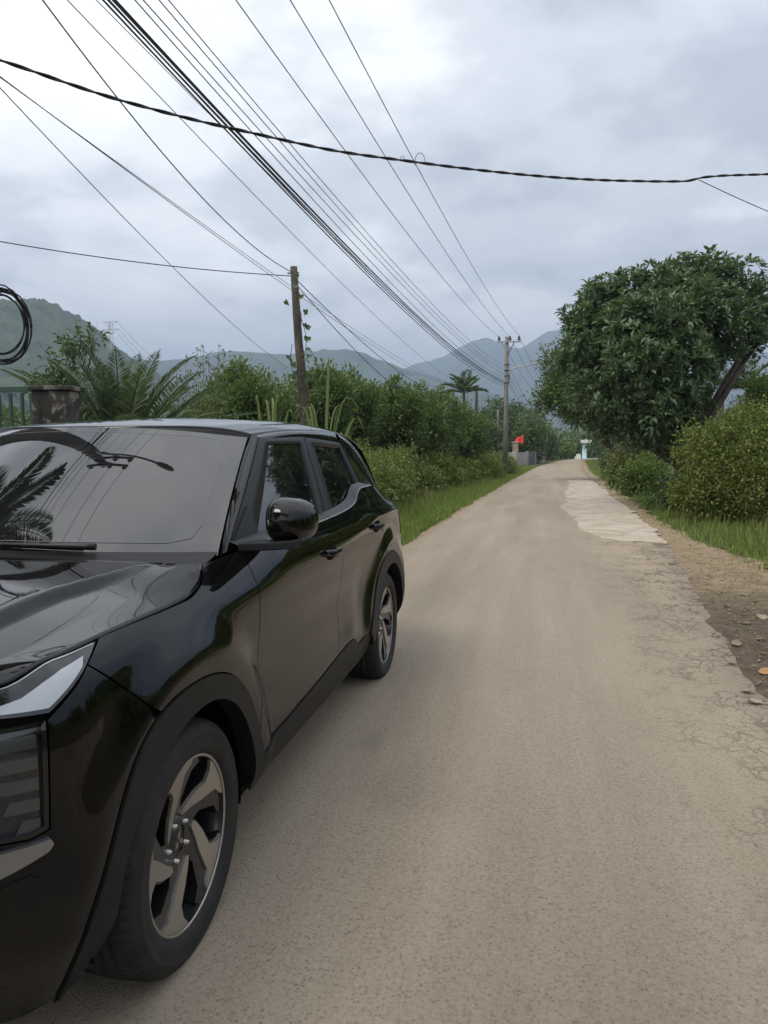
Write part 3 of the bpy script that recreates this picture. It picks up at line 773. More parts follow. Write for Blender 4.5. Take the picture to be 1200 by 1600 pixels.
def build_side(right):
    kw = dict(right=right)
    # wing
    a_in = [p for p in arc(0, .47, 118, 8, 40, F_OUT) if p[1] > 0.40]
    poly = shut_line(0.244, -0.345) + [(-0.385, 0.992)] + SEAM_B + a_in[1:] + DOOR_F[::-1][1:] + [(0.36, 1.098)]
    panel('wing', poly, SIDE, 'black_paint', car, step=0.022, **kw)
    # front door
    poly = DOOR_F[::-1] + belt_line(0.48, 1.466)[1:-1] + DOOR_M + CLAD_F[::-1][1:-1]
    fd = panel('front_door', poly, SIDE, 'black_paint', car, step=0.026, **kw)
    # rear door
    arc_r = [p for p in arc(WBASE, .5, 111, 172, 24, R_OUT)]
    poly = DOOR_M[::-1] + belt_line(1.47, 2.25)[1:-1] + DOOR_R[:-1] + arc_r + CLAD_R[::-1][1:-1]
    rd = panel('rear_door', poly, SIDE, 'black_paint', car, step=0.024, **kw)
    # rear quarter
    poly = DOOR_R[:-1][::-1] + belt_line(2.26, 3.12)[1:] + [(3.12, 0.60), (3.04, 0.58)] + arc(WBASE, .5, 32, 110, 30, R_OUT)
    panel('quarter_panel', poly, SIDE, 'black_paint', car, step=0.026, **kw)
    # sill and arch claddings
    poly = CLAD_F[:-1] + CLAD_R + [(2.08, 0.33), (2.02, 0.285), (0.44, 0.285), (0.40, 0.33)]
    panel('sill_cladding', poly, SIDE, 'trim_plastic', car, step=0.03, off=0.006, depth=0.05, **kw)
    a_o = arc(0, 0, 199, 8, 60, F_OUT); a_i = arc(0, 0, 1, 193, 60, lambda t: 0.398 + 0.02 * math.exp(-((t - 150) / 25) ** 2))
    panel('wheel_arch_cladding', a_o + a_i, SIDE, 'trim_plastic', car, step=0.024, off=0.007, depth=0.06, **kw)
    a_o = arc(WBASE, 0, 171, 5, 60, R_OUT); a_i = arc(WBASE, 0, -8, 183, 60, lambda t: 0.400)
    panel('wheel_arch_cladding', a_o + a_i, SIDE, 'trim_plastic', car, step=0.024, off=0.007, depth=0.06, **kw)
    # glass house
    def ringpanel(name, outer, inner, m, parent):
        k = 12; X = []
        O, I = [], []
        for a, b in ((outer, O), (inner, I)):
            for i in range(len(a)):
                p, q = np.array(a[i]), np.array(a[(i + 1) % len(a)])
                for j in range(k): b.append(p + (q - p) * j / k)
            b.append(np.array(a[0]))
        O, I = np.array(O), np.array(I)
        rows = [GHS(O) + [0.002, 0, 0], GHS(O + (I - O) * 0.5) + [0.006, 0, 0], GHS(I) + [0.004, 0, 0], GHS(I + (I - O) * 0.03) + [-0.012, 0, 0]]
        X = np.array(rows)
        nn = np.cross(X[1, 1] - X[0, 1], X[0, 2] - X[0, 1])
        if nn[0] < 0: X = X[:, ::-1]
        return link(name, grid_mesh(name, X, None, right), m, parent)
    g = [(0.735, 1.134), (1.142, 1.470), (1.545, 1.474), (1.462, 1.128)]
    ringpanel('window_frame', [(0.470, 1.098), (1.062, 1.492), (1.632, 1.508), (1.560, 1.118)], g, 'satin_black', fd)
    panel('window_glass', g, GHS, 'tinted_glass', fd, step=0.05, gap=-0.004, depth=0, off=-0.006, flip=1, **kw)
    g = [(1.692, 1.136), (1.735, 1.468), (2.235, 1.456), (2.320, 1.205), (2.145, 1.163)]
    ringpanel('window_frame', [(1.566, 1.118), (1.640, 1.508), (2.285, 1.488), (2.475, 1.222), (2.14, 1.148)], g, 'satin_black', rd)
    panel('window_glass', g, GHS, 'tinted_glass', rd, step=0.05, gap=-0.004, depth=0, off=-0.006, **kw)
    g = [(2.33, 1.452), (2.845, 1.222), (2.53, 1.214)]
    panel('quarter_window', [(2.295, 1.484), (2.90, 1.215), (2.49, 1.212)], GHS, 'gloss_black', car, step=0.05, gap=0.003, depth=0.01, off=0.001, **kw)
    # belt moulding: from door top edge in to the glass, in two lengths with the doors
    for s0, s1, par in ((0.50, 1.466, fd), (1.474, 2.42, rd)):
        a = np.linspace(s0, s1, 40)
        A = SIDE(np.stack([a, belt_z(a) - 0.001], 1)); B = GHS(np.stack([a, belt_z(a) + 0.022], 1)) + [0.003, 0, 0]
        loft('belt_moulding', A, B, 'satin_black', par, 5, 0.006, right=right)
        loft('waist_line_trim', A + [0.003, 0, 0.0005], A + [-0.003, 0, 0.005], 'gloss_black', par, 3, 0.001, right=right)
    a = np.linspace(2.42, 3.1, 24)
    A = SIDE(np.stack([a, belt_z(a)], 1)); B = GHS(np.stack([a, belt_z(a) + 0.012], 1))
    loft('shoulder_panel', A, B, 'black_paint', car, 5, 0.012, right=right)
    # windscreen pillar
    v = np.linspace(0, 1, 24)
    A = WSH(np.stack([np.ones_like(v), v], 1)); fr = np.stack([0.470 + (1.062 - 0.470) * v, 1.098 + (1.492 - 1.098) * v], 1)
    B = GHS(fr) + [0.001, 0, 0]
    loft('windscreen_pillar', A, B, 'black_paint', car, 8, 0.014, (0.75, -0.45, 0.45), right=right)
    # roof rail over the doors
    a = np.linspace(1.06, 2.285, 30); t = (a - 1.06) / 1.225
    A = ROOF(np.stack([np.ones_like(a), a], 1)); B = GHS(np.stack([a, 1.492 + 0.016 * np.minimum(t / .45, 1) - 0.02 * np.maximum(t - .45, 0) / .55], 1)) + [0.002, 0, 0]
    loft('roof_side_rail', A, B, 'black_paint', car, 6, 0.006, (0.8, 0, 0.6), right=right)
    # rear roof pillar
    t = np.linspace(0, 1, 20)
    A = GHS(np.stack([2.285 + (2.95 - 2.285) * t, 1.488 - (1.488 - 1.205) * t], 1))
    B = ROOF(np.array([[1.0, 2.285 + (3.12 - 2.285) * k] for k in t])); Bz = np.stack([0.60 + 0.08 * t, 3.10 + 0.22 * t, 1.50 - 0.36 * t], 1)
    B = B * (1 - t[:, None]) ** 1.2 + Bz * (1 - (1 - t[:, None]) ** 1.2)
    loft('rear_roof_pillar', A, B, 'black_paint', car, 7, 0.015, (0.8, 0.2, 0.5), right=right)
    # handles
    for (s, z), par in (((1.365, 0.981), fd), ((2.280, 1.008), rd)):
        cup = [(s + 0.085 * math.cos(t) - 0.01, z + 0.034 * math.sin(t)) for t in np.linspace(0, 2 * math.pi, 24, False)]
        panel('handle_recess', cup, SIDE, 'inner_black', par, step=0.02, gap=0, depth=0, off=0.0012, **kw)
        ss = np.linspace(s - 0.105, s + 0.105, 15); t = np.linspace(-1, 1, 15); pts = []
        p = SIDE(np.stack([ss, z - 0.004 - 0.012 * t], 1)); lift = 0.030 * (1 - np.abs(t) ** 4) + 0.003
        hb = MB(); prof = [(0.008 * math.cos(q), 0.019 * math.sin(q)) for q in np.linspace(0, 2 * math.pi, 12, False)]
        vs = []
        for k in range(15):
            w = 1 - 0.35 * abs(t[k]) ** 3
            for dx, dz in prof: vs.append((( p[k][0] + lift[k] + dx) * (-1 if right else 1), p[k][1], p[k][2] + dz * w))
        fs = [(k * 12 + j, k * 12 + (j + 1) % 12, (k + 1) * 12 + (j + 1) % 12, (k + 1) * 12 + j) for k in range(14) for j in range(12)]
        fs += [tuple(range(12)), tuple(range(14 * 12 + 11, 14 * 12 - 1, -1))]
        hb.add(vs, [f[::-1] for f in fs] if right else fs, True); hb.build('door_handle', 'black_paint', par)
    # headlight: slim upper lamp and the tall bar lamp below it
    lo = [(-0.425, 0.968), (-0.546, 0.902), (-0.60, 0.906), (-0.70, 0.915), (-0.95, 0.92), (-1.10, 0.925)]
    up = [(s, float(shut_z(s)) - 0.003) for s in np.linspace(-1.10, -0.35, 30)]
    hl = panel('headlight', up + [(-0.385, 0.990)] + lo, SIDE, 'lamp_dark', car, step=0.02, gap=0.003, depth=0.03, off=-0.002, **kw)
    lens = [(-1.05, 0.932), (-1.05, 0.948), (-0.75, 0.946)] + [(s, float(shut_z(s)) - 0.022 - 0.016 * sstep(-0.43, -0.6, s)) for s in (-0.66, -0.6, -0.55, -0.50, -0.45)] + [(-0.425, 0.990), (-0.442, 0.972), (-0.548, 0.914), (-0.62, 0.918), (-0.75, 0.926)]
    panel('lamp_lens', lens, SIDE, 'lamp_lens', hl, step=0.02, gap=0, depth=0.004, off=0.003, **kw)
    edge = [(s, float(shut_z(s)) - 0.006) for s in np.linspace(-0.80, -0.375, 20)] + [(s, float(shut_z(s)) - 0.0085) for s in np.linspace(-0.375, -0.80, 20)]
    panel('lamp_edge_strip', edge, SIDE, 'bright_metal', hl, step=0.02, gap=0, depth=0, off=0.002, **kw)
    box = [(-0.560, 0.893), (-0.566, 0.672), (-0.60, 0.664), (-0.86, 0.690), (-0.90, 0.78), (-0.88, 0.895)]
    dr = panel('bar_lamp', box, SIDE, 'lamp_dark', car, step=0.025, gap=0, depth=0.03, off=-0.010, **kw)
    rim_o = resample(box, 0.02); rim_o = rim_o if area2(rim_o) > 0 else rim_o[::-1]; rim_i = inset(rim_o, 0.009); nr = len(rim_o)
    lo_ = SIDE(rim_o) + normals(SIDE, rim_o) * 0.0045; li_ = SIDE(rim_i) + normals(SIDE, rim_i) * 0.0035; ld_ = SIDE(rim_i) - normals(SIDE, rim_i) * 0.012; lz_ = SIDE(rim_o) - normals(SIDE, rim_o) * 0.006
    vs = np.concatenate([lz_, lo_, li_, ld_]) * ([-1, 1, 1] if right else [1, 1, 1]); fs = [(r_ * nr + k, r_ * nr + (k + 1) % nr, (r_ + 1) * nr + (k + 1) % nr, (r_ + 1) * nr + k) for r_ in range(3) for k in range(nr)]
    fm = MB(); fm.add(vs.tolist(), fs if not right else [f[::-1] for f in fs], False); fm.build('lamp_surround', 'gloss_black', dr)
    for k in range(5):
        zt = 0.868 - 0.043 * k; l = 0.135 - 0.022 * k
        if k < 2: l = 0.16
        bar = [(-0.578, zt), (-0.579, zt - 0.025), (-0.578 - l, zt - 0.025 + 0.004), (-0.578 - l + 0.014 * (k > 1), zt + 0.004)]
        panel('light_bar', bar, SIDE, 'lamp_bar', dr, step=0.03, gap=0, depth=0.006, off=-0.004, **kw)
    sk = spl([(-0.566, 0.654), (-0.560, 0.640), (-0.570, 0.628)], 4) + [(-0.66, 0.600), (-0.80, 0.575), (-0.80, 0.63), (-0.66, 0.652)]
    panel('bumper_trim', sk, SIDE, 'satin_silver', car, step=0.025, gap=0, depth=0.02, off=0.014, **kw)
    # mirror
    mr = MB(); sg = -1 if right else 1
    prof = []
    nu, nv = 22, 28
    vs = []
    for i in range(nu + 1):
        t = i / nu
        # from blunt rear glass side (t=0) to the rounded nose
        y = 0.055 - 0.125 * t
        k = (1 - t ** 2.6) ** 0.5 if t > 0 else 1.0
        for j in range(nv):
            q = 2 * math.pi * j / nv; cx, sx = math.cos(q), math.sin(q)
            e = 0.72
            px = math.copysign(abs(cx) ** e, cx) * 0.098 * 0.84; pz = math.copysign(abs(sx) ** e, sx) * 0.078
            pz *= 1 - 0.18 * (px / 0.098) * (1 if pz > 0 else 0.3)
            px = px * k + (1 - k) * (-0.02); pz = pz * k + (1 - k) * 0.004
            yy = y + 0.030 * (px / 0.098) * (1 - t)  - 0.02 * (px / 0.098) ** 2 * -1
            vs.append((px * sg, yy, pz))
    fs = [(i * nv + j, i * nv + (j + 1) % nv, (i + 1) * nv + (j + 1) % nv, (i + 1) * nv + j) for i in range(nu) for j in range(nv)]
    if not right: fs = [f[::-1] for f in fs]
    mr.add(vs, fs, True)
    mo = mr.build('door_mirror', 'black_paint', car, loc=(sg * 0.972, 0.560, 1.198))
    gl = MB(); gl.add([(v[0] * 0.94, v[1] + 0.0 - 0.006, v[2] * 0.94) for v in vs[:nv]], [tuple(range(nv))] if not right else [tuple(range(nv))[::-1]])
    gl.build('mirror_glass', 'bright_metal', mo)
    st = MB()
    # flat arm under the housing out to the door, and the sail at its root
    arm = [(-0.18, 0.075, -0.092), (-0.16, -0.06, -0.088), (-0.04, -0.085, -0.078), (0.045, -0.075, -0.072), (0.055, -0.02, -0.070), (0.0, 0.035, -0.075), (-0.08, 0.075, -0.085)]
    top = [(x * sg, y, z + 0.014) for x, y, z in arm]; bot = [(x * sg, y, z - 0.014) for x, y, z in arm]; n = len(arm)
    fs = [tuple(range(n)), tuple(range(2 * n - 1, n - 1, -1))] + [(i, i + n, (i + 1) % n + n, (i + 1) % n) for i in range(n)]
    st.add(top + bot, fs if right else [f[::-1] for f in fs]); st.build('mirror_arm', 'satin_black', mo, bevel=0.004)
    panel('mirror_sail', [(0.50, 1.112), (0.735, 1.125), (0.740, 1.160), (0.715, 1.235)], GHS, 'satin_black', fd, step=0.03, gap=0.001, depth=0.01, off=0.010, **kw)

for rt in (False, True): build_side(rt)

# dark structure behind the panels
def shell():
    s = np.linspace(S_FRONT, S_REAR, 260); rows = []
    top = np.where(s < 0.244, shut_z(s), belt_z(s)) - 0.012
    for k in range(26): rows.append(np.stack([s, 0.22 + (top - 0.22) * k / 25], 1))
    G = np.array(rows)
    fl = G.reshape(-1, 2); X = (SIDE(fl) - normals(SIDE, fl) * 0.022).reshape(26, -1, 3)
    keep = np.ones((25, len(s) - 1), bool)
    cen = (G[:-1, :-1] + G[1:, 1:]) / 2
    for c in (0.0, WBASE): keep &= np.hypot(cen[..., 0] - c, cen[..., 1] - HUBZ) > 0.425
    keep &= ~((np.abs(cen[..., 0]) < 0.40) & (cen[..., 1] < HUBZ)); keep &= ~((np.abs(cen[..., 0] - WBASE) < 0.40) & (cen[..., 1] < HUBZ))
    n, k = G.shape[:2]; idx = np.arange(n * k).reshape(n, k)
    f = np.stack([idx[:-1, :-1], idx[:-1, 1:], idx[1:, 1:], idx[1:, :-1]], -1)[keep]
    b = MB()
    V = X.reshape(-1, 3); b.add(V.tolist(), f.tolist(), True); b.add((V * [-1, 1, 1]).tolist(), f[:, ::-1].tolist(), True)
    for c in (0.0, WBASE):      # wheel housings
        for sg in (-1, 1):
            vs = []; 
            for k in range(25):
                t = R(-12 + 200 * k / 24)
                for x in (0.52, 0.845): vs.append((sg * x, c + 0.425 * math.cos(t), HUBZ + 0.425 * math.sin(t)))
            b.add(vs, [(2 * k, 2 * k + 1, 2 * k + 3, 2 * k + 2) for k in range(24)], True)
            vs = [(sg * 0.52, c, HUBZ)] + [(sg * 0.52, c + 0.43 * math.cos(R(-12 + 200 * k / 24)), HUBZ + 0.43 * math.sin(R(-12 + 200 * k / 24))) for k in range(25)]
            b.add(vs, [(0, k, k + 1) for k in range(1, 25)])
    b.box((0, 1.33, 0.245), (1.60, 1.86, 0.05)); b.box((0, -0.60, 0.26), (1.2, 0.40, 0.05)); b.box((0, 3.15, 0.27), (1.3, 0.30, 0.05)); b.box((0, 1.3, 0.5), (1.0, 4.0, 0.5))
    b.box((0, 1.2, 0.95), (1.45, 2.2, 0.2)); b.build('body_shell', 'inner_black', car)
shell()
# full-width panels
U, V = np.meshgrid(np.linspace(-1, 1, 121), np.linspace(0, 1, 61), indexing='ij'); p = np.stack([U.ravel() * 0.996, V.ravel()], 1)
Xh = HOOD(p); e = 1.5e-3
def hood_n(p):
    # normals from the height field by finite differences across the sheet, one side only at the spine
    du = HOOD(np.stack([np.clip(p[:, 0] + 0.004, -.999, .999), p[:, 1]], 1)) - HOOD(np.stack([np.clip(p[:, 0] - 0.004, -.999, .999), p[:, 1]], 1))
    dv = HOOD(np.stack([p[:, 0], np.clip(p[:, 1] + 0.004, 0, .996)], 1)) - HOOD(np.stack([p[:, 0], np.clip(p[:, 1] - 0.004, 0, .996)], 1))
    n = np.cross(du, dv); n *= np.sign(n[:, 2:3] + 1e-12); return n / np.maximum(np.linalg.norm(n, axis=1, keepdims=True), 1e-9)
bon = link('bonnet', grid_mesh('bonnet', Xh.reshape(121, 61, 3), hood_n(p).reshape(121, 61, 3)), 'black_paint', car)
sol = bon.modifiers.new('solid', 'SOLIDIFY'); sol.thickness = 0.012; sol.offset = -1
U, V = np.meshgrid(np.linspace(-1, 1, 81), np.linspace(0, 1, 41), indexing='ij'); p = np.stack([U.ravel() * 0.992, 0.004 + V.ravel() * 0.992], 1)
def gn(F, p, up=2):
    n = normals(F, p); return n * np.sign(n[:, up:up + 1])
ws = link('windscreen', grid_mesh('windscreen', WSH(p).reshape(81, 41, 3), gn(WSH, p).reshape(81, 41, 3)), 'frit_band', car)
ins = [(-0.905, 0.20), (-0.88, 0.115), (-0.80, 0.085)] + [(u, 0.085) for u in np.linspace(-0.7, 0.7, 12)] + [(0.80, 0.085), (0.88, 0.115), (0.905, 0.20), (0.905, 0.84), (0.88, 0.91), (0.80, 0.935)] + [(u, 0.94) for u in np.linspace(0.7, -0.7, 12)] + [(-0.80, 0.935), (-0.88, 0.91), (-0.905, 0.84)]
def WSO(k): return lambda q: WSH(q)
panel('windscreen_glass', ins, WSH, 'tinted_glass', ws, step=0.05, gap=0, depth=0, off=0.0012)
bd = resample(ins, 0.03); bo = inset(bd if area2(bd) > 0 else bd[::-1], -0.004); bi = bd if area2(bd) > 0 else bd[::-1]
nb = len(bi); lv = (WSH(np.vstack([bi, bo])) + gn(WSH, np.vstack([bi, bo])) * 0.0020)
fl = MB(); fl.add(lv.tolist(), [(k, (k + 1) % nb, (k + 1) % nb + nb, k + nb)[::-1] for k in range(nb)], True); fl.build('screen_border_line', 'frit_line', ws)
U, V = np.meshgrid(np.linspace(-1, 1, 61), np.linspace(0, 1, 61), indexing='ij'); u = U.ravel(); b0 = 0.812 + 0.256 * np.abs(u) ** 2.2
p = np.stack([u, b0 + (3.12 - b0) * V.ravel()], 1)
rf = link('roof', grid_mesh('roof', ROOF(p).reshape(61, 61, 3), gn(ROOF, p).reshape(61, 61, 3)), 'black_paint', car)
sol = rf.modifiers.new('solid', 'SOLIDIFY'); sol.thickness = 0.012; sol.offset = -1
u = np.linspace(-1, 1, 61); b0 = 0.812 + 0.256 * np.abs(u) ** 2.2
A = WSH(np.stack([u, np.full_like(u, 0.99)], 1)) + [0, 0, -0.002]; B = ROOF(np.stack([u, b0 + 0.004], 1)) + [0, 0, -0.004]
loft('header_seal', A, B, 'satin_black', car, 3, 0.002, (0, -0.6, 0.8))
# cowl and wipers
u = np.linspace(-0.99, 0.99, 50); au = np.abs(u); A = HOOD(np.stack([u, np.zeros_like(u)], 1)) + [0, 0.004, -0.006]; B = WSH(np.stack([u, np.full_like(u, 0.02)], 1)) + [0, 0, 0.004]
loft('cowl_panel', A, B, 'satin_black', car, 4, -0.006, (0, -0.3, 1))
def wiper(u0, u1, v1):
    t = np.linspace(0, 1, 14); pp = np.stack([u0 + (u1 - u0) * t, 0.03 + (v1 - 0.03) * t], 1); c = WSH(pp) + gn(WSH, pp) * (0.022 - 0.006 * t[:, None])
    w = MB(); w.tube(c, [0.012 - 0.007 * k for k in t], 6); o = w.build('wiper', 'satin_black', car)
    pp = np.stack([u1 - 0.42 + 0.80 * t, v1 + 0.02 - 0.035 * t + 0 * t], 1); c = WSH(np.clip(pp, -0.97, 0.97)) + gn(WSH, np.clip(pp, -.97, .97)) * 0.012
    w = MB(); w.tube(c, 0.007, 6); w.build('wiper_blade', 'inner_black', o)
wiper(0.55, 0.12, 0.045); wiper(-0.10, -0.52, 0.05)
u = np.linspace(-1, 1, 30)
A = ROOF(np.stack([u, np.full_like(u, 3.12)], 1)); B = np.stack([u * 0.70, 3.34 - 0.03 * u * u, np.full_like(u, 1.10)], 1)
loft('rear_window', A, B, 'tinted_glass', car, 8, 0.03, (0, 1, 0.4))
# front bumper: whole width below the lamps
def full_side_panel(name, half, m, **kw):
    for rt in (False, True): panel(name, half, SIDE, m, car, right=rt, **kw)
bum = SEAM_B + [p for p in arc(0, 0, 119, 199, 40, F_OUT)] + [(-0.45, 0.20), (-0.9, 0.20), (S_FRONT + 0.002, 0.20), (S_FRONT + 0.002, 0.93), (-1.10, 0.921), (-0.95, 0.916), (-0.888, 0.908), (-0.906, 0.78), (-0.866, 0.686), (-0.60, 0.660), (-0.563, 0.668), (-0.556, 0.893), (-0.548, 0.898)]
full_side_panel('front_bumper', bum, 'black_paint', step=0.026)
full_side_panel('front_grille', [(-0.91, 0.88), (-0.93, 0.70), (-0.88, 0.50), (S_FRONT + 0.001, 0.48), (S_FRONT + 0.001, 0.90)], 'satin_black', step=0.04, gap=0, off=0.004)
full_side_panel('lower_grille', [(-0.80, 0.44), (-0.76, 0.30), (S_FRONT + 0.001, 0.28), (S_FRONT + 0.001, 0.44)], 'trim_plastic', step=0.04, gap=0, off=0.006)
full_side_panel('bumper_reflection_patch', spl([(-0.60, 0.585), (-0.575, 0.555), (-0.60, 0.50), (-0.66, 0.485), (-0.68, 0.53), (-0.65, 0.575), (-0.60, 0.585)], 4)[:-1], 'black_paint', step=0.02, gap=0, off=0.002)  # added gloss black oval standing in for a reflecting area of the bumper, no lamp
full_side_panel('rear_bumper', [(3.13, 0.60), (3.05, 0.575)] + arc(WBASE, 0, 31, 6, 10, R_OUT) + [(3.13, 0.25), (S_REAR - 0.002, 0.25), (S_REAR - 0.002, 0.66), (3.4, 0.66)], 'black_paint', step=0.03)
full_side_panel('tailgate', [(3.13, 0.61), (3.4, 0.67), (S_REAR - 0.002, 0.67), (S_REAR - 0.002, 1.10), (3.13, 1.11)], 'black_paint', step=0.03)
full_side_panel('tail_light', [(3.10, 1.02), (3.10, 0.88), (3.30, 0.86), (3.75, 0.90), (3.75, 0.97), (3.30, 1.04)], 'tail_red', step=0.03, gap=0, off=0.006)
# ------------------------------------------------------------------ wheels
def wheel_parts():
    rim = MB()
    rim.lathe([(0.2385, -0.016), (0.2390, -0.009), (0.2375, -0.007), (0.2315, -0.008), (0.2295, -0.012)], 96, 'x')
    nl = len(rim.f)
    rim.lathe([(0.2295, -0.010), (0.226, -0.030), (0.216, -0.060), (0.208, -0.110), (0.206, -0.205), (0.225, -0.215)], 96, 'x')
    wheel = rim.build('wheel', 'dark_alloy', None)
    wheel.data.materials.append(MATS['machined_alloy'])
    for i, pgon in enumerate(wheel.data.polygons): pgon.material_index = 1 if i < nl else 0
    # tyre with circumferential and shoulder grooves
    prof = [(0.234, -0.020), (0.240, -0.006), (0.252, 0.004), (0.272, 0.009), (0.296, 0.008), (0.300, 0.0095), (0.303, 0.007), (0.316, 0.001), (0.326, -0.008), (0.333, -0.018), (0.3375, -0.030), (0.3395, -0.050),
            (0.3400, -0.062), (0.3335, -0.064), (0.3335, -0.071), (0.3408, -0.073), (0.3410, -0.098), (0.3345, -0.100), (0.3345, -0.108), (0.3412, -0.110)]
    full = prof + [(r, -0.225 - x) for r, x in prof[::-1]]
    n = 64 * 5; v = []
    for k in range(n):
        t = 2 * math.pi * k / n; gr = (k % 5 == 0)
        for r, x in full:
            q = r
            if gr and 0.326 < r and (x > -0.055 or x < -0.17): q = r - 0.0065
            if k % 5 == 2 and -0.098 < x < -0.073 and False: q -= 0.004
            v.append((x, q * math.cos(t), q * math.sin(t)))
    m = len(full); f = [(k * m + i, k * m + i + 1, ((k + 1) % n) * m + i + 1, ((k + 1) % n) * m + i) for k in range(n) for i in range(m - 1)]
    ty = MB(); ty.add(v, f, True); ty.build('tyre', 'tyre_rubber', wheel)
    xr = lambda r: -0.012 - 0.040 * (1 - min(r, 0.228) / 0.228)
    def poly3(pts, th, lift, name, m, ang):
        P = resample([(r * math.cos(R(d)), r * math.sin(R(d))) for r, d in pts], 0.012)
        if area2(P) < 0: P = P[::-1]
        r0 = delaunay_2d_cdt([Vector(q) for q in P], [], [list(range(len(P)))], 1, 1e-7)
        n = len(P); b = MB(); V2 = [tuple(q) for q in r0[0]]
        def T(y, z, dx): return (xr(math.hypot(y, z)) + lift + dx, y, z)
        top = [T(y, z, 0) for y, z in V2]; b.add(top, [tuple(fc) for fc in r0[2]])
        rim0 = [T(y, z, 0) for y, z in P]; bot = [T(y * 1.0, z * 1.0, -th) for y, z in P]
        b.add(rim0 + bot, [(k, k + n, (k + 1) % n + n, (k + 1) % n) for k in range(n)])
        o = b.build(name, m, wheel); o.rotation_euler = (R(ang), 0, 0); return o
    def pol(x, y): return (math.hypot(x, y), math.degrees(math.atan2(y, x)))
    # machined face: broad at the rim, straight sided, running in to one side of the hub
    blade = [(0.2305, a) for a in range(22, -18, -4)] + [(0.2305, -19), (0.219, -17), (0.198, -7.5), (0.178, -5.5), (0.130, 3), (0.096, 19), (0.076, 37), (0.070, 50), (0.080, 60), (0.095, 49), (0.130, 28), (0.172, 13.5), (0.205, 16)]
    body = [(0.2280, a) for a in range(24, -36, -5)] + [(0.214, -34), (0.190, -24), (0.120, -12), (0.055, -20), (0.045, 20), (0.05, 60), (0.080, 65), (0.098, 52), (0.134, 31), (0.176, 16), (0.210, 18.5)]
    for k in range(5):
        a = 97 - 72 * k
        poly3(body, 0.045, -0.007, 'spoke', 'dark_alloy', a)
        poly3(blade, 0.008, 0.0, 'spoke_face', 'machined_alloy', a)
        b = MB(); b.lathe([(0.0, 0.010), (0.005, 0.009), (0.008, 0.005), (0.009, -0.004), (0.012, -0.008)], 10, 'x', (-0.046, 0.056 * math.cos(R(a + 12)), 0.056 * math.sin(R(a + 12))))
        b.build('wheel_nut', 'bright_metal', wheel)
    b = MB(); b.lathe([(0.0, -0.046), (0.030, -0.046), (0.034, -0.050), (0.075, -0.056), (0.078, -0.09)], 32, 'x'); b.build('hub_cap', 'dark_alloy', wheel)
    b = MB()
    for d in (90, 210, 330):
        c0 = Vector((0, math.cos(R(d)), math.sin(R(d)))); c1 = Vector((0, math.cos(R(d + 30)), math.sin(R(d + 30)))); c2 = Vector((0, math.cos(R(d - 30)), math.sin(R(d - 30))))
        s = 0.0165; P = [Vector((0, 0, 0)), c2 * s, (c1 + c2) * s, c1 * s]; P = [q + c0 * 0.0008 for q in P]
        b.add([(-0.0435, q.y, q.z) for q in P] + [(-0.0465, q.y, q.z) for q in P], [(0, 1, 2, 3), (0, 4, 5, 1), (1, 5, 6, 2), (2, 6, 7, 3), (3, 7, 4, 0)])
    b.build('hub_emblem', 'bright_metal', wheel)
    b = MB(); b.lathe([(0.06, -0.10), (0.085, -0.11), (0.150, -0.112), (0.150, -0.130), (0.0, -0.130)], 40, 'x'); b.build('brake_disc', 'brake_steel', wheel)
    b = MB(); b.box((-0.115, 0.125, 0.02), (0.06, 0.06, 0.13)); b.build('brake_caliper', 'satin_black', wheel, bevel=0.01)
    return wheel
w0 = wheel_parts()
first = True
for sg in (1, -1):
    for a in (0.0, WBASE):
        w = w0 if first else copy_tree(w0)
        first = False
        w.parent = car; w.location = (sg * 0.882, a, 0.3405)
        w.rotation_euler = (R(3) if a == 0 else R(-4), 0, 0.013 if a == 0 else 0) if sg > 0 else (0, 0, math.pi)
# ------------------------------------------------------------------ foliage materials
def leaf_mat(name, cols, rough=0.5, trans=0.35, spec=0.4, yellow=0.0):
    m = bpy.data.materials.new(name); m.use_nodes = True; nt = m.node_tree; N = nt.nodes; L = nt.links
    b = N['Principled BSDF']; out = N['Material Output']
    g = N.new('ShaderNodeNewGeometry'); n = tex_noise(N, L, 0.9, 3, 0.6, objcoord(N))
    t = nmath(N, L, 'ADD', nmath(N, L, 'MULTIPLY', g.outputs['Random Per Island'], 0.62), nmath(N, L, 'MULTIPLY', n, 0.42))
    col = ramp(N, L, t, [(0.15 + 0.7 * i / (len(cols) - 1), c) for i, c in enumerate(cols)])
    if yellow:
        y = ramp(N, L, g.outputs['Random Per Island'], [(1 - yellow, (0,) * 3), (1 - yellow + 0.002, (1,) * 3)], 'CONSTANT')
        col = nmix(N, L, y, col, (0.22, 0.17, 0.05))
    L.new(col, b.inputs['Base Color']); b.inputs['Roughness'].default_value = rough; b.inputs['Specular IOR Level'].default_value = spec
    tr = N.new('ShaderNodeBsdfTranslucent'); tc_ = nmix(N, L, 0.5, col, (0.16, 0.24, 0.04)); L.new(tc_, tr.inputs['Color'])
    mx = N.new('ShaderNodeMixShader'); mx.inputs[0].default_value = trans; L.new(b.outputs[0], mx.inputs[1]); L.new(tr.outputs[0], mx.inputs[2]); L.new(mx.outputs[0], out.inputs[0])
    MATS[name] = m
leaf_mat('broad_leaf', [(0.0603, 0.1032, 0.0602), (0.1026, 0.162, 0.0844), (0.1659, 0.2259, 0.1084)], 0.42, 0.25, 0.5)
leaf_mat('acacia_leaf', [(0.0582, 0.0987, 0.0376), (0.1068, 0.1617, 0.0581), (0.1845, 0.2551, 0.0854)], 0.48, 0.35)
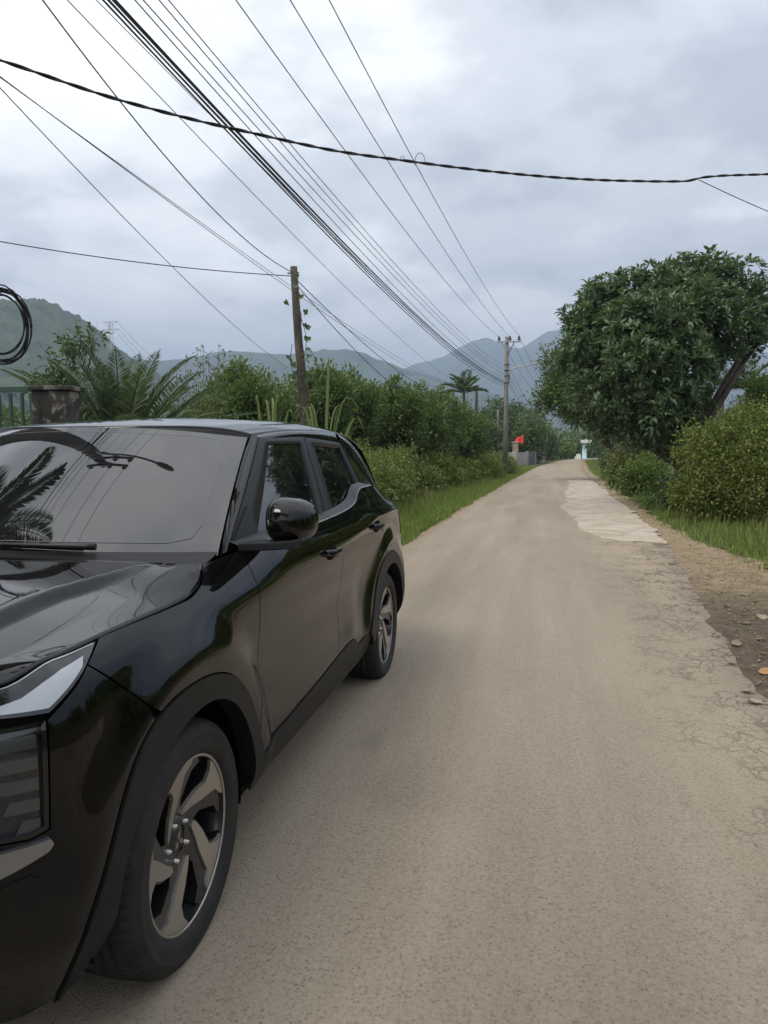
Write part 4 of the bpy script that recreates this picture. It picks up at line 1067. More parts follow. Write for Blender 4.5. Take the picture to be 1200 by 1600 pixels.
leaf_mat('vine_leaf', [(0.0716, 0.1015, 0.0275), (0.1475, 0.1802, 0.0447), (0.2527, 0.2703, 0.0686)], 0.5, 0.38, 0.4, 0.02)
leaf_mat('hedge_leaf', [(0.0628, 0.0882, 0.0281), (0.1214, 0.1588, 0.044), (0.2198, 0.247, 0.0721)], 0.5, 0.35, 0.4, 0.03)
leaf_mat('dark_leaf', [(0.04, 0.0723, 0.0355), (0.0667, 0.1171, 0.0488), (0.1111, 0.1703, 0.0665)], 0.5, 0.25)
leaf_mat('pale_leaf', [(0.0757, 0.1238, 0.03), (0.1238, 0.1925, 0.045), (0.2063, 0.2682, 0.0688)], 0.5, 0.4)
leaf_mat('palm_leaf', [(0.0546, 0.084, 0.051), (0.0946, 0.1344, 0.0784), (0.1547, 0.1932, 0.1137)], 0.45, 0.25)
leaf_mat('weed_leaf', [(0.078, 0.0975, 0.0338), (0.117, 0.1365, 0.0494), (0.169, 0.182, 0.078)], 0.6, 0.3, 0.3, 0.05)
leaf_mat('grass_blade', [(0.0938, 0.1476, 0.0288), (0.1594, 0.234, 0.0432), (0.2438, 0.306, 0.072)], 0.55, 0.4, 0.3, 0.05)
leaf_mat('rough_grass', [(0.0825, 0.1134, 0.027), (0.1403, 0.1733, 0.042), (0.2475, 0.2363, 0.075)], 0.6, 0.35, 0.3, 0.09)
leaf_mat('cane_leaf', [(0.091, 0.13, 0.0416), (0.143, 0.1885, 0.065), (0.208, 0.247, 0.104)], 0.5, 0.35)
leaf_mat('dry_leaf', [(0.16, 0.11, 0.06), (0.24, 0.17, 0.10), (0.30, 0.23, 0.15)], 0.8, 0.1, 0.2)
def bark(name, c0, c1):
    m = mat(name, c0, 0.9, 0, 0.2); nt, N, L, b = nodes_of(m); c = objcoord(N)
    mp = N.new('ShaderNodeMapping'); mp.inputs['Scale'].default_value = (6, 6, 1.2); L.new(c, mp.inputs[0])
    n = tex_noise(N, L, 3, 6, 0.7, mp.outputs[0]); L.new(ramp(N, L, n, [(0.35, c0), (0.65, c1)]), b.inputs['Base Color']); L.new(bump(N, L, n, 0.03, 0.8), b.inputs['Normal'])
bark('tree_bark', (0.055, 0.045, 0.035), (0.13, 0.11, 0.09))
bark('stem_bark', (0.075, 0.070, 0.040), (0.14, 0.12, 0.08))

# ------------------------------------------------------------------ leaf geometry
def unit(v): return v / np.maximum(np.linalg.norm(v, axis=-1, keepdims=True), 1e-9)
def leaves_mesh(name, base, direc, length, width, fold=0.25, droop=0.0, g=None):
    """folded two-triangle leaves: base point, direction, length, width (arrays)"""
    g = g or rng; n = len(base); d = unit(direc)
    up = np.tile([0, 0, 1.0], (n, 1)) + g.normal(0, 0.35, (n, 3)); s = unit(np.cross(d, up)); nn = np.cross(s, d)
    L_ = np.asarray(length).reshape(-1, 1) * np.ones((n, 1)); W = np.asarray(width).reshape(-1, 1) * np.ones((n, 1))
    tip = base + d * L_ - np.array([0, 0, 1]) * droop * L_
    mid = base + d * L_ * 0.5
    V = np.stack([base, mid + s * W / 2 + nn * W * fold, tip, mid - s * W / 2 + nn * W * fold], 1).reshape(-1, 3)
    i = np.arange(n)[:, None] * 4
    F = np.concatenate([i + [0, 2, 1], i + [0, 3, 2]], 0)
    return V, F
def shell_points(g, lobes, n, power=0.30):
    vol = np.array([l[3] * l[4] * l[5] for l in lobes]) ** 0.75; k = g.choice(len(lobes), n, p=vol / vol.sum())
    d = unit(g.normal(0, 1, (n, 3))); r = g.random((n, 1)) ** power
    Lb = np.array(lobes, float); P = Lb[k, :3] + d * r * Lb[k, 3:6]
    size = float(np.median(Lb[:, 3])); f = 1.1 / max(size, 0.2)
    nz = np.array([mnoise.noise((p[0] * f, p[1] * f, p[2] * f)) for p in P])          # ragged: bulges, hollows
    nf = np.array([mnoise.noise((p[0] * f * 2.7 + 9, p[1] * f * 2.7, p[2] * f * 2.7)) for p in P])
    P = P + d * (nz * 0.38 + nf * 0.20)[:, None] * Lb[k, 3:6] * (r > 0.75)
    keep = nf > -0.30
    return P[keep], d[keep], k[keep]
def sprigs(g, lobes, n, ll, lw, reach, zmin=0.1):
    """long loose shoots standing out of the outline"""
    c, d, k = shell_points(g, lobes, n, 0.08); Lb = np.array(lobes, float); per = 12; m = len(c)
    ax = unit(d + [0, 0, 0.9] + g.normal(0, 0.35, (m, 3))); ln = reach * g.uniform(0.5, 1.3, (m, 1))
    t = np.linspace(0.05, 1, per)[None, :, None]; base = c[:, None] + ax[:, None] * ln[:, None] * t - np.array([0, 0, 1.0]) * (t ** 2) * ln[:, None] * 0.25
    dr = ax[:, None] * 0.5 + g.normal(0, 0.8, (m, per, 3)); sc = (1.05 - 0.5 * t[..., 0]) * g.uniform(0.7, 1.2, (m, per)); base = base.reshape(-1, 3); dr = dr.reshape(-1, 3); sc = sc.reshape(-1)
    kz = base[:, 2] > zmin; return leaves_mesh('s', base[kz], dr[kz], ll * sc[kz], lw * sc[kz], 0.2, 0.15, g)
def crown(g, lobes, clumps, per, clump_r, ll, lw, kind='spray', upward=0.35, droop=0.15, zmin=0.05, power=0.3):
    c, d, k = shell_points(g, lobes, clumps, power); keep = c[:, 2] > zmin; c, d = c[keep], d[keep]; n = len(c)
    if kind == 'whorl':      # leaves in rosettes at twig ends
        ax = unit(d + [0, 0, upward] + g.normal(0, 0.35, (n, 3)))
        a = unit(np.cross(ax, g.normal(0, 1, (n, 3)))); b = np.cross(ax, a)
        th = (np.arange(per)[None] * 2.399 + g.random((n, 1)) * 6.28) + g.normal(0, 0.2, (n, per))
        el = 0.25 + 0.75 * g.random((n, per))
        dr = a[:, None] * np.cos(th)[..., None] + b[:, None] * np.sin(th)[..., None] + ax[:, None] * el[..., None]
        base = c[:, None] + ax[:, None] * (g.random((n, per)) * clump_r)[..., None] + dr * 0.02
    else:
        off = g.normal(0, 1, (n, per, 3)) * clump_r * 0.55
        base = c[:, None] + off; dr = unit(off) * 0.7 + d[:, None] * 0.5 + [0, 0, upward] + g.normal(0, 0.45, (n, per, 3))
    base = base.reshape(-1, 3); dr = dr.reshape(-1, 3); m = len(base)
    kz = base[:, 2] > zmin; base, dr = base[kz], dr[kz]; m = len(base)
    sc = 0.7 + 0.6 * g.random(m)
    return leaves_mesh('leaves', base, dr, ll * sc, lw * sc, 0.22, droop, g)
def wood(g, base, lobes, r0, m, parent, fork=0.35, name='trunk', twigs=5):
    b = MB(); base = Vector(base)
    top = Vector(np.mean([l[:3] for l in lobes], 0)); fk = base + (top - base) * fork
    b.tube([base - Vector((0, 0, 0.1)), base + (fk - base) * 0.3 + Vector((0.03, 0.02, 0)), fk], [r0 * 1.25, r0 * 0.95, r0 * 0.8], 8)
    for l in lobes:
        c = Vector(l[:3]); md = fk.lerp(c, 0.5) + Vector((g.normal(0, .12), g.normal(0, .12), 0.1)); b.tube([fk - Vector((0, 0, r0)), md, c], [r0 * 0.62, r0 * 0.42, r0 * 0.2], 6)
        for _ in range(twigs):
            e = c + Vector((g.normal(0, .5) * l[3], g.normal(0, .5) * l[4], g.normal(0.1, .5) * l[5])); b.tube([md.lerp(c, g.random()), c.lerp(e, 0.5), e], [r0 * 0.22, r0 * 0.14, r0 * 0.05], 4, False)
    return b.build(name, m, parent)
def plant(name, label, cat, loc, lobes, clumps, per, clump_r, ll, lw, leafm, r0=0.08, barkm='tree_bark', kind='spray', group=None, upward=0.35, droop=0.15, seed=0, power=0.3, twigs=5, fork=0.35, part='crown'):
    """lobes are relative to loc: (x, y, z, rx, ry, rz)"""
    g = np.random.default_rng(seed + 100); o = empty(name, loc); tag(o, label, cat, group)
    V, F = crown(g, lobes, clumps, per, clump_r, ll, lw, kind, upward, droop, power=power)
    if kind == 'spray':
        V2, F2 = sprigs(g, lobes, max(12, clumps // 16), ll, lw, 2.6 * clump_r); F = np.concatenate([F, F2 + len(V)]); V = np.concatenate([V, V2])
    link(part, fast_mesh(part, V, F), leafm, o)
    if r0: wood(g, (0, 0, 0), lobes, r0, barkm, o, fork, 'trunk' if r0 > 0.05 else 'stem', twigs)
    return o
def pixlobes(loc, pts):
    """sky-line lobes: (px, py, radius in pixels, depth factor) at the plant's own distance"""
    o = []
    for x, y, r, dz, *k in pts:
        p = at(x, y, loc[1] + dz); fw = -p[0] * math.sin(YAW) + p[1] * math.cos(YAW); m = r * fw / 1147.0
        o.append((p[0] - loc[0], p[1] - loc[1], p[2], m, m * (k[0] if k else 1.0), m * (k[1] if len(k) > 1 else 0.9)))
    return o

# ------------------------------------------------------------------ right side
loc = (3.75, 20.5, 0)
plant('broadleaf_tree', 'big dark broadleaf tree with leaf rosettes standing on the right roadside', 'tree', loc,
      pixlobes(loc, [(1112, 428, 34, 0.3), (1146, 440, 34, 0.2), (1068, 432, 32, 0.6), (1030, 448, 34, 0), (988, 450, 30, 0.2), (950, 462, 28, 0.4), (925, 470, 26, 0.0), (908, 500, 28, -0.3), (1176, 470, 30, 0.4), (1190, 500, 26, 0.3), (1180, 532, 26, 0.5), (1140, 510, 46, -0.5),
                     (1090, 480, 50, -0.8), (1040, 500, 50, -1.3), (985, 505, 48, -1.0), (940, 530, 42, -0.6), (905, 560, 34, 0.2), (1000, 560, 55, -1.8), (1065, 560, 50, -1.5), (1115, 560, 28, -0.4), (930, 600, 42, -0.4), (975, 625, 44, -1.2), (1030, 625, 48, -1.6), (1075, 625, 34, -0.8), (1000, 675, 40, -0.8, 1, 0.8), (1050, 680, 34, -0.5), (945, 660, 32, -0.2)]),
      4000, 10, 0.09, 0.19, 0.070, 'broad_leaf', 0.20, kind='whorl', upward=0.9, droop=0.05, seed=1, power=0.36, twigs=7, fork=0.3)
loc = (4.3, 37, 0)
plant('leaning_tree', 'finer leaved green tree behind the big broadleaf tree, reaching over the road', 'tree', loc,
      pixlobes(loc, [(905, 545, 32, 0), (880, 575, 30, 0.5), (870, 605, 24, 0), (850, 630, 20, 0), (900, 620, 34, -0.6), (935, 560, 36, 1), (905, 640, 28, -0.5), (950, 665, 26, 0), (915, 600, 34, 0.5)]),
      1500, 16, 0.34, 0.20, 0.085, 'acacia_leaf', 0.16, seed=2, power=0.4, twigs=5, fork=0.4)
def bush(x, y, w, h, label, leafm, seed, ll=0.085, dens=1.0, group=None, dy=None, name='roadside_bush', n=7, kind='spray', part='foliage', upward=0.3, clump=0.24):
    g = np.random.default_rng(seed * 7 + 3); dy = dy or w * 0.8; lobes = []
    for k in range(n):
        a = g.random() * 6.28; rr = math.sqrt(g.random()) * 0.62
        lx, ly = math.cos(a) * rr * w, math.sin(a) * rr * dy; hh = h * (0.45 + 0.6 * g.random()) * (1 - 0.45 * rr)
        lobes.append((lx, ly, hh * 0.52, w * (0.34 + 0.14 * g.random()), dy * (0.34 + 0.14 * g.random()), hh * 0.52))
    cl = int(w * dy * h * 230 * dens) + 120
    return plant(name, label, 'bush', (x, y, 0), lobes, cl, 11, clump, ll, ll * 0.55, leafm, 0.03, 'stem_bark', kind, group, upward, 0.2, seed, 0.28, 3, 0.2, part)
loc = (4.9, 16.8, 0)
plant('vine_thicket', 'tall thicket of climbing vines with tiny pale flowers at the right edge', 'bush', loc,
      pixlobes(loc, [(1105, 720, 50, -0.2, 1, 1.2), (1150, 700, 58, 0, 1, 1.1), (1195, 690, 50, 0.2, 1, 1.1), (1080, 770, 32, -0.5), (1130, 770, 48, -0.8), (1185, 760, 60, -0.8), (1240, 720, 70, 0), (1250, 780, 50, -0.5)]),
      3000, 12, 0.16, 0.075, 0.045, 'vine_leaf', 0.03, 'stem_bark', seed=5, power=0.25, twigs=4, part='foliage')
loc = (6.6, 21.5, 0)
plant('vine_thicket', 'yellowish vine mound behind the tall thicket at the right edge', 'bush', loc,
      pixlobes(loc, [(1185, 625, 30, 0), (1210, 610, 34, 0), (1165, 655, 26, -0.4), (1215, 660, 45, 0), (1250, 640, 40, 0)]), 900, 12, 0.2, 0.09, 0.05, 'pale_leaf', 0.03, 'stem_bark', seed=6, power=0.28, part='foliage')
bush(3.55, 19.0, 1.0, 1.35, 'low leafy bush at the foot of the big broadleaf tree', 'dark_leaf', 11, 0.11)
bush(3.3, 25.5, 1.0, 1.9, 'yellow-green vine bush left of the big tree trunk', 'pale_leaf', 12, 0.11)
bush(3.5, 29.0, 1.0, 2.1, 'tangle of thin stalks and grass left of the vine bush', 'weed_leaf', 13, 0.13, 0.8)
for k, (x, y, w, h, lf, lab) in enumerate([(4.1, 33, 1.2, 2.0, 'hedge_leaf', 'rounded bush on the right verge beyond the broadleaf tree'), (4.6, 40, 1.3, 2.0, 'dark_leaf', 'dark bush on the right verge under the leaning tree'),
        (5.2, 48, 1.4, 2.1, 'hedge_leaf', 'second last bush on the right verge before the pale column'), (6.2, 60, 1.8, 2.4, 'dark_leaf', 'last dark bush on the right verge before the pale column'), (8.0, 78, 2.2, 2.8, 'hedge_leaf', 'far bush in the bend of the road on its right')]):
    bush(x, y, w, h, lab, lf, 20 + k, 0.10 + 0.002 * y, 0.8 if y < 50 else 0.4)
# bushes and trees along the right that the car's flank mirrors
for k, (x, y, w, h, lf) in enumerate([(6.5, 12.0, 1.8, 1.9, 'vine_leaf'), (6.8, 8.0, 2.0, 1.8, 'hedge_leaf'), (6.9, 4.2, 2.0, 1.9, 'vine_leaf'), (7.0, 0.0, 2.0, 1.8, 'hedge_leaf')]):
    bush(x, y, w, h, ['vine covered bush right of the littered shoulder', 'low wide bush next along from the vine covered one', 'third bush along the right verge, beside the camera', 'fourth bush along the right verge, behind the camera'][k], lf, 40 + k, 0.12, 0.4)

# ------------------------------------------------------------------ left side: hedge along the verge and the belt of young trees behind
hl = [(-2.75, 41.0, 0.9, 1.5, 'vine_leaf', 'bush hiding the foot of the tall power pole'), (-2.5, 47.5, 1.0, 1.35, 'hedge_leaf', 'bush right behind the tall power pole by the road'), (-2.7, 54.5, 1.1, 1.3, 'vine_leaf', 'low bush by the road ahead of the wall'), (-4.3, 12.6, 1.1, 1.7, 'hedge_leaf', 'leafy vine bush just beyond the rear of the black car'), (-4.3, 15.0, 1.2, 1.7, 'vine_leaf', 'second vine bush past the car along the left verge'), (-4.5, 17.8, 1.3, 1.6, 'hedge_leaf', 'third bush past the car, spilling onto the left grass'),
      (-4.5, 21.0, 1.4, 1.55, 'vine_leaf', 'rounded bright bush mid-way along the left verge'), (-4.5, 24.6, 1.4, 1.5, 'hedge_leaf', 'low dense bush after the rounded bright one'), (-4.4, 28.6, 1.5, 1.6, 'vine_leaf', 'bush with hanging shoots along the left verge'),
      (-4.3, 33.0, 1.5, 1.5, 'hedge_leaf', 'bush beside the old short pole on the left'), (-4.1, 38.0, 1.5, 1.5, 'vine_leaf', 'bush just before the tall power pole'), (-3.9, 43.5, 1.6, 1.5, 'hedge_leaf', 'bush at the foot of the tall power pole'), (-3.7, 50.0, 1.8, 1.4, 'vine_leaf', 'bush between the tall power pole and the wall'), (-3.6, 58, 1.9, 1.3, 'hedge_leaf', 'last low bush before the grey wall')]
for k, (x, y, w, h, lf, lab) in enumerate(hl):
    bush(x, y, w, h, lab, lf, 60 + k, 0.075 + 0.0018 * y, 1.0 if y < 30 else 0.55, None, 1.7 if y < 30 else 2.4, n=9, clump=0.2)
tl = [(330, 606, 24, 44), (374, 566, 21, 36), (415, 586, 23, 40), (450, 594, 26, 38), (506, 568, 22, 34), (545, 576, 25, 36), (585, 606, 28, 34), (618, 592, 27, 34), (655, 600, 30, 36), (688, 604, 33, 32), (728, 632, 38, 26)]
tlab = ['young tree at the left end of the belt, behind tall weeds', 'young tree with the highest bushy top left of the leaning pole', 'young tree just left of the leaning pole', 'young tree directly behind the leaning pole', 'tall young tree just right of the leaning pole', 'young tree behind the car roof end', 'young tree above the rounded bright bush', 'young tree in the middle of the right half of the belt', 'bushy young tree left of the feathery palm', 'bright young tree below the feathery palm', 'last young tree of the belt beside the old short pole']
for k, (x, y, Y, r) in enumerate(tl):
    b0 = at(x, 705, Y); loc = (b0[0], Y, 0); s = 40.0 / r if r < 40 else 1
    plant('young_tree', tlab[k], 'tree', loc, pixlobes(loc, [(x, y + r * 0.35, r * 0.36, 0), (x - r * .3, y + r * 0.75, r * 0.42, 0.2), (x + r * .35, y + r * 0.85, r * 0.45, 0), (x - r * 0.55, y + r * 1.25, r * 0.7, 0.3), (x + r * 0.6, y + r * 1.3, r * 0.72, -0.3), (x, y + r * 1.9, r * 0.95, -0.4), (x - r * .5, y + r * 2.5, r * 0.8, 0), (x + r * .5, y + r * 2.5, r * 0.8, 0)]),
          520, 15, 0.20, 0.13 + 0.0012 * Y, 0.075, 'acacia_leaf', 0.07, group='young trees of the belt on the left', seed=80 + k, upward=0.5, droop=0.1, power=0.30, twigs=4)
# undergrowth between hedge and trees so that the belt is closed below
for k, (x, y, w, h) in enumerate([(-7.4, 15.5, 2.0, 1.9), (-9.2, 19, 2.4, 2.3), (-7.0, 20.5, 2.2, 2.2), (-7.2, 26, 2.4, 2.4), (-7.0, 32, 2.6, 2.4), (-6.8, 39, 2.8, 2.6), (-11.5, 16.5, 2.2, 2.6), (-11.0, 12.4, 1.8, 2.3)]):
    bush(x, y, w, h, ['undergrowth bush below the leaning pole', 'undergrowth bush below the highest bushy top', 'undergrowth bush right of the leaning pole foot', 'undergrowth bush behind the rounded bright bush', 'undergrowth bush behind the low dense bush', 'undergrowth bush under the feathery palm', 'shrub of brownish weeds right of the date palm', 'leafy shrub behind the blackened gatepost'][k], ['dark_leaf', 'hedge_leaf', 'dark_leaf', 'hedge_leaf', 'dark_leaf', 'hedge_leaf', 'weed_leaf', 'hedge_leaf'][k], 120 + k, 0.13, 0.5, name='undergrowth_bush')
for k, (x, y) in enumerate([(-9.6, 9.6), (-13.2, 12.2), (-16, 17)]):
    bush(x, y, 1.7, 2.5, ['tall shrub behind the green railing', 'shrub further left behind the green railing', 'shrub far behind the gatepost under the wooded hill'][k], 'acacia_leaf', 140 + k, 0.12, 0.6, name='garden_shrub')
# far trees round the wall and the end of the road
ft = [(748, 640, 62, 26, 'dark_leaf'), (778, 622, 85, 26, 'dark_leaf'), (806, 628, 100, 24, 'dark_leaf'), (828, 640, 92, 24, 'acacia_leaf'), (850, 668, 120, 20, 'dark_leaf'), (872, 676, 150, 20, 'pale_leaf'), (895, 680, 165, 20, 'acacia_leaf'), (920, 682, 175, 20, 'dark_leaf'), (950, 675, 160, 24, 'dark_leaf'), (985, 660, 120, 26, 'dark_leaf'), (1110, 640, 60, 30, 'dark_leaf'), (770, 662, 78, 20, 'dark_leaf'), (815, 668, 112, 18, 'dark_leaf')]
flab = ['dark tree behind the old short pole', 'round dark tree just left of the tall power pole', 'layered tree just right of the tall power pole', 'tree under the street lamp arm above the grey wall', 'dark tree beyond the end of the grey wall', 'pale green tree at the end of the road', 'far green tree left of the pale column', 'far dark tree behind the pale column', 'far dark tree right of the pale column', 'dark tree deep behind the leaning tree', 'dark tree behind the big broadleaf tree on the right', 'low dark tree at the foot of the tall power pole', 'low dark tree behind the red flag']
for k, (x, y, Y, r, lf) in enumerate(ft):
    b0 = at(x, 705, Y); loc = (b0[0], Y, 0)
    plant('far_tree', flab[k], 'tree', loc, pixlobes(loc, [(x, y + r * 0.7, r * 0.7, 0), (x - r * 0.6, y + r * 1.3, r * 0.7, 1), (x + r * 0.6, y + r * 1.3, r * 0.7, -1), (x, y + r * 2, r * 0.9, -1), (x - r * .5, y + r * 2.7, r * 0.7, 0), (x + r * .5, y + r * 2.7, r * 0.7, 0)]),
          420, 10, 0.0055 * Y, 0.0032 * Y + 0.1, 0.0016 * Y + 0.05, lf, 0.16, group='trees round the far end of the road', seed=160 + k, power=0.34, twigs=3)
# far-off woodland mass closing the plain below the hills
def woodland():
    g = np.random.default_rng(5); n = 2600
    ang = g.uniform(-1.15, 0.75, n); D = g.uniform(85, 300, n) ; X = np.sin(ang) * D; Y = np.cos(ang) * D
    ok = (Y > 40) & ~((X > road_left(np.clip(Y, -30, 214)) - 4) & (X < road_right(np.clip(Y, -30, 209)) + 5) & (Y < 215)); X, Y = X[ok], Y[ok]; n = len(X)
    h = g.uniform(3.0, 6.0, n) * (1 + 0.0006 * np.hypot(X, Y)); Vs, Fs = [], []; per = 26
    c = np.stack([X, Y, h * 0.5], 1); d = unit(g.normal(0, 1, (n, per, 3))); base = (c[:, None] + d * np.stack([h * 0.55, h * 0.55, h * 0.5], 1)[:, None]).reshape(-1, 3)
    V, F = leaves_mesh('w', base, (d + [0, 0, 0.4]).reshape(-1, 3), 1.5, 1.1, 0.2, 0.1, g)
    tag(link('far_woodland', fast_mesh('far_woodland', V, F), 'dark_leaf'), 'dark far-off woodland filling the plain below the hills', 'woodland', kind='stuff')
woodland()

# ------------------------------------------------------------------ palms, canes and weeds
def frond(b_v, b_f, o, az, el, length, nl, ll, lw, g, bend=1.1, vee=0.6):
    """pinnate frond: rachis tube plus leaflets; returns rachis points"""
    pts = []; p = np.array(o, float); e = el; step = length / 14
    for k in range(15):
        pts.append(p.copy()); p = p + step * np.array([math.cos(az) * math.cos(e), math.sin(az) * math.cos(e), math.sin(e)]); e -= bend / 14 * (0.4 + 1.2 * k / 14)
    pts = np.array(pts); t = np.linspace(0.10, 1, nl); i = t * 13.99; k = i.astype(int); fr = (i - k)[:, None]
    q = pts[k] * (1 - fr) + pts[np.minimum(k + 1, 14)] * fr; tg = unit(pts[np.minimum(k + 1, 14)] - pts[k]); sd = unit(np.cross(tg, [0, 0, 1.0])); upv = np.cross(sd, tg)
    ln = ll * np.sin(np.clip(t * 0.9 + 0.12, 0, 1) * math.pi) ** 0.6
    for s in (-1, 1):
        d = tg * 0.75 + sd * s * 0.9 + upv * vee * 0.6 + g.normal(0, 0.07, q.shape); V, F = leaves_mesh('x', q, d, ln, lw, 0.15, 0.12, g); b_f.append(F + sum(len(v) for v in b_v)); b_v.append(V)
    return pts
def palm(name, label, loc, trunk_h, tr, nf, length, nl, ll, lw, seed, el=(0.2, 1.35), bend=1.3, leafm='palm_leaf', lean=(0, 0)):
    g = np.random.default_rng(seed); o = empty(name, loc); tag(o, label, 'palm'); top = np.array([lean[0], lean[1], trunk_h])
    b = MB(); b.tube([(0, 0, -0.1), (lean[0] * .4, lean[1] * .4, trunk_h * 0.5), tuple(top)], [tr * 1.2, tr, tr * 0.85], 10); b.build('trunk', 'stem_bark', o)
    for k in range(nf):
        bv, bf = [], []; az = k * 2.399 + g.normal(0, 0.15); e = el[0] + (el[1] - el[0]) * ((k + 0.5) / nf) + g.normal(0, 0.06)
        pts = frond(bv, bf, top, az, e, length * g.uniform(0.85, 1.1), nl, ll, lw, g, bend * g.uniform(0.8, 1.2))
        r = MB(); r.tube(pts, list(np.linspace(0.022, 0.005, 15) * (length / 2)), 5, False); n0 = sum(len(v) for v in bv)
        link('frond', fast_mesh('frond', np.concatenate(bv + [np.array(r.v)]), [np.concatenate(bf), np.array(r.f) + n0]), leafm, o)
    return o
dp = at(190, 705, 11.5)
palm('date_palm', 'feathery young date palm behind the car on the left', (dp[0], 11.5, 0), 0.9, 0.20, 34, 2.6, 80, 0.40, 0.024, 3, (0.55, 1.55), 0.75)
dp = at(268, 705, 14)
palm('small_palm', 'low greyish palm clump right of the date palm', (dp[0], 14, 0), 0.6, 0.12, 12, 1.5, 26, 0.34, 0.035, 4, (0.2, 1.2), 1.2)
cp = at(724, 705, 50)
palm('areca_palm', 'slender feathery palm rising above the tree belt', (cp[0], 50, 0), 5.3, 0.11, 11, 1.8, 30, 0.75, 0.07, 6, (0.2, 1.5), 1.0)
for k, (x, lab) in enumerate(((1125, 'small palm peeping out right of the big tree, left one'), (1165, 'small palm peeping out right of the big tree, right one'))):
    cp = at(x, 705, 32); palm('areca_palm', lab, (cp[0], 32, 0), 3.9, 0.10, 9, 1.5, 22, 0.55, 0.08, 7 + k, (0.1, 1.3), 1.5)
palm('coconut_palm', 'tall palm left of the car, mirrored in the windscreen', (-6.3, 2.5, 0), 5.6, 0.15, 22, 2.7, 50, 0.6, 0.055, 9, (-0.2, 1.3), 1.4)
palm('coconut_palm', 'second palm left of the car behind the power pole', (-9.6, 4.6, 0), 4.8, 0.15, 16, 2.8, 40, 0.6, 0.05, 10, (-0.2, 1.3), 1.5)
plant('garden_tree', 'dense garden tree left of the car beside the palms', 'tree', (-7.2, 0.4, 0), [(0, 0, 3.6, 1.6, 1.6, 1.5), (1.0, 1.0, 4.6, 1.3, 1.3, 1.1), (-0.6, -0.8, 2.8, 1.4, 1.4, 1.1)], 800, 11, 0.22, 0.2, 0.08, 'acacia_leaf', 0.14, seed=14)
plant('added_shade_tree', 'added unseen tree on the left verge behind the camera, shading the near road', 'tree', (-4.6, -4.2, 0), [(0, 0, 6.4, 2.6, 2.6, 1.5), (2.2, 0.4, 6.6, 2.0, 2.0, 1.2), (-1.6, 1.0, 5.6, 1.9, 1.9, 1.2), (0.8, -2.0, 6.2, 2.2, 2.0, 1.3)], 1100, 11, 0.26, 0.24, 0.11, 'broad_leaf', 0.22, seed=15, fork=0.5)  # added out of view to shade the near road and the car front
plant('added_shade_tree', 'second added unseen tree close behind the camera, darkening the near road', 'tree', (3.4, -6.2, 0), [(-0.5, 0.5, 6.8, 2.4, 2.4, 1.3), (-2.6, 0.8, 6.6, 2.2, 2.2, 1.2), (1.2, 0.2, 6.0, 2.0, 2.0, 1.2)], 900, 11, 0.26, 0.24, 0.11, 'broad_leaf', 0.22, seed=16, fork=0.5)  # another unseen tree, added to darken the near road further
# branch with drooping compound leaves left of the palm
lt = at(120, 705, 14.5)
plant('cassia_shrub', 'dark open shrub with tiered branches left of the date palm', 'tree', (lt[0], 14.5, 0), pixlobes((lt[0], 14.5, 0), [(118, 538, 17, 0, 1, .25), (148, 528, 13, 0, 1, .25), (92, 566, 16, 0, 1, .25), (108, 590, 22, 0.3, 1, .3), (80, 605, 22, 0)]), 80, 12, 0.2, 0.17, 0.05, 'dark_leaf', 0.035, seed=17, upward=0.0, droop=0.3)
def weeds(name, label, px, Y, tops, seed):
    g = np.random.default_rng(seed); p0 = at(px, 705, Y); o = empty(name, (p0[0], Y, 0)); tag(o, label, 'weed'); V, F = [], []; n0 = 0
    for k, (x, y) in enumerate(tops):
        t = at(x, y, Y + g.normal(0, .3)); tip = np.array([t[0] - p0[0], t[1] - Y, t[2]]); s = MB(); base = np.array([tip[0] * 0.6, tip[1], 0.0]); mid = (base + tip) / 2 + g.normal(0, 0.06, 3)
        s.tube([base, mid, tip], [0.014, 0.010, 0.004], 5); s.build('stem', 'stem_bark', o)
        m = 70; u = g.uniform(0.35, 1, m)[:, None]; b = base * (1 - u) + tip * u + g.normal(0, 0.05, (m, 3)); v, f = leaves_mesh('x', b, g.normal(0, 1, (m, 3)) + [0, 0, 0.6], 0.13, 0.035, 0.2, 0.1, g); F.append(f + n0); V.append(v); n0 += len(v)
    link('foliage', fast_mesh('foliage', np.concatenate(V), np.concatenate(F)), 'weed_leaf', o)
weeds('tall_weeds', 'tall thin feathery weeds standing left of the young trees', 310, 15, [(275, 575), (290, 560), (308, 545), (318, 540), (325, 552), (342, 538), (350, 550), (335, 570), (262, 590), (300, 585)], 31)
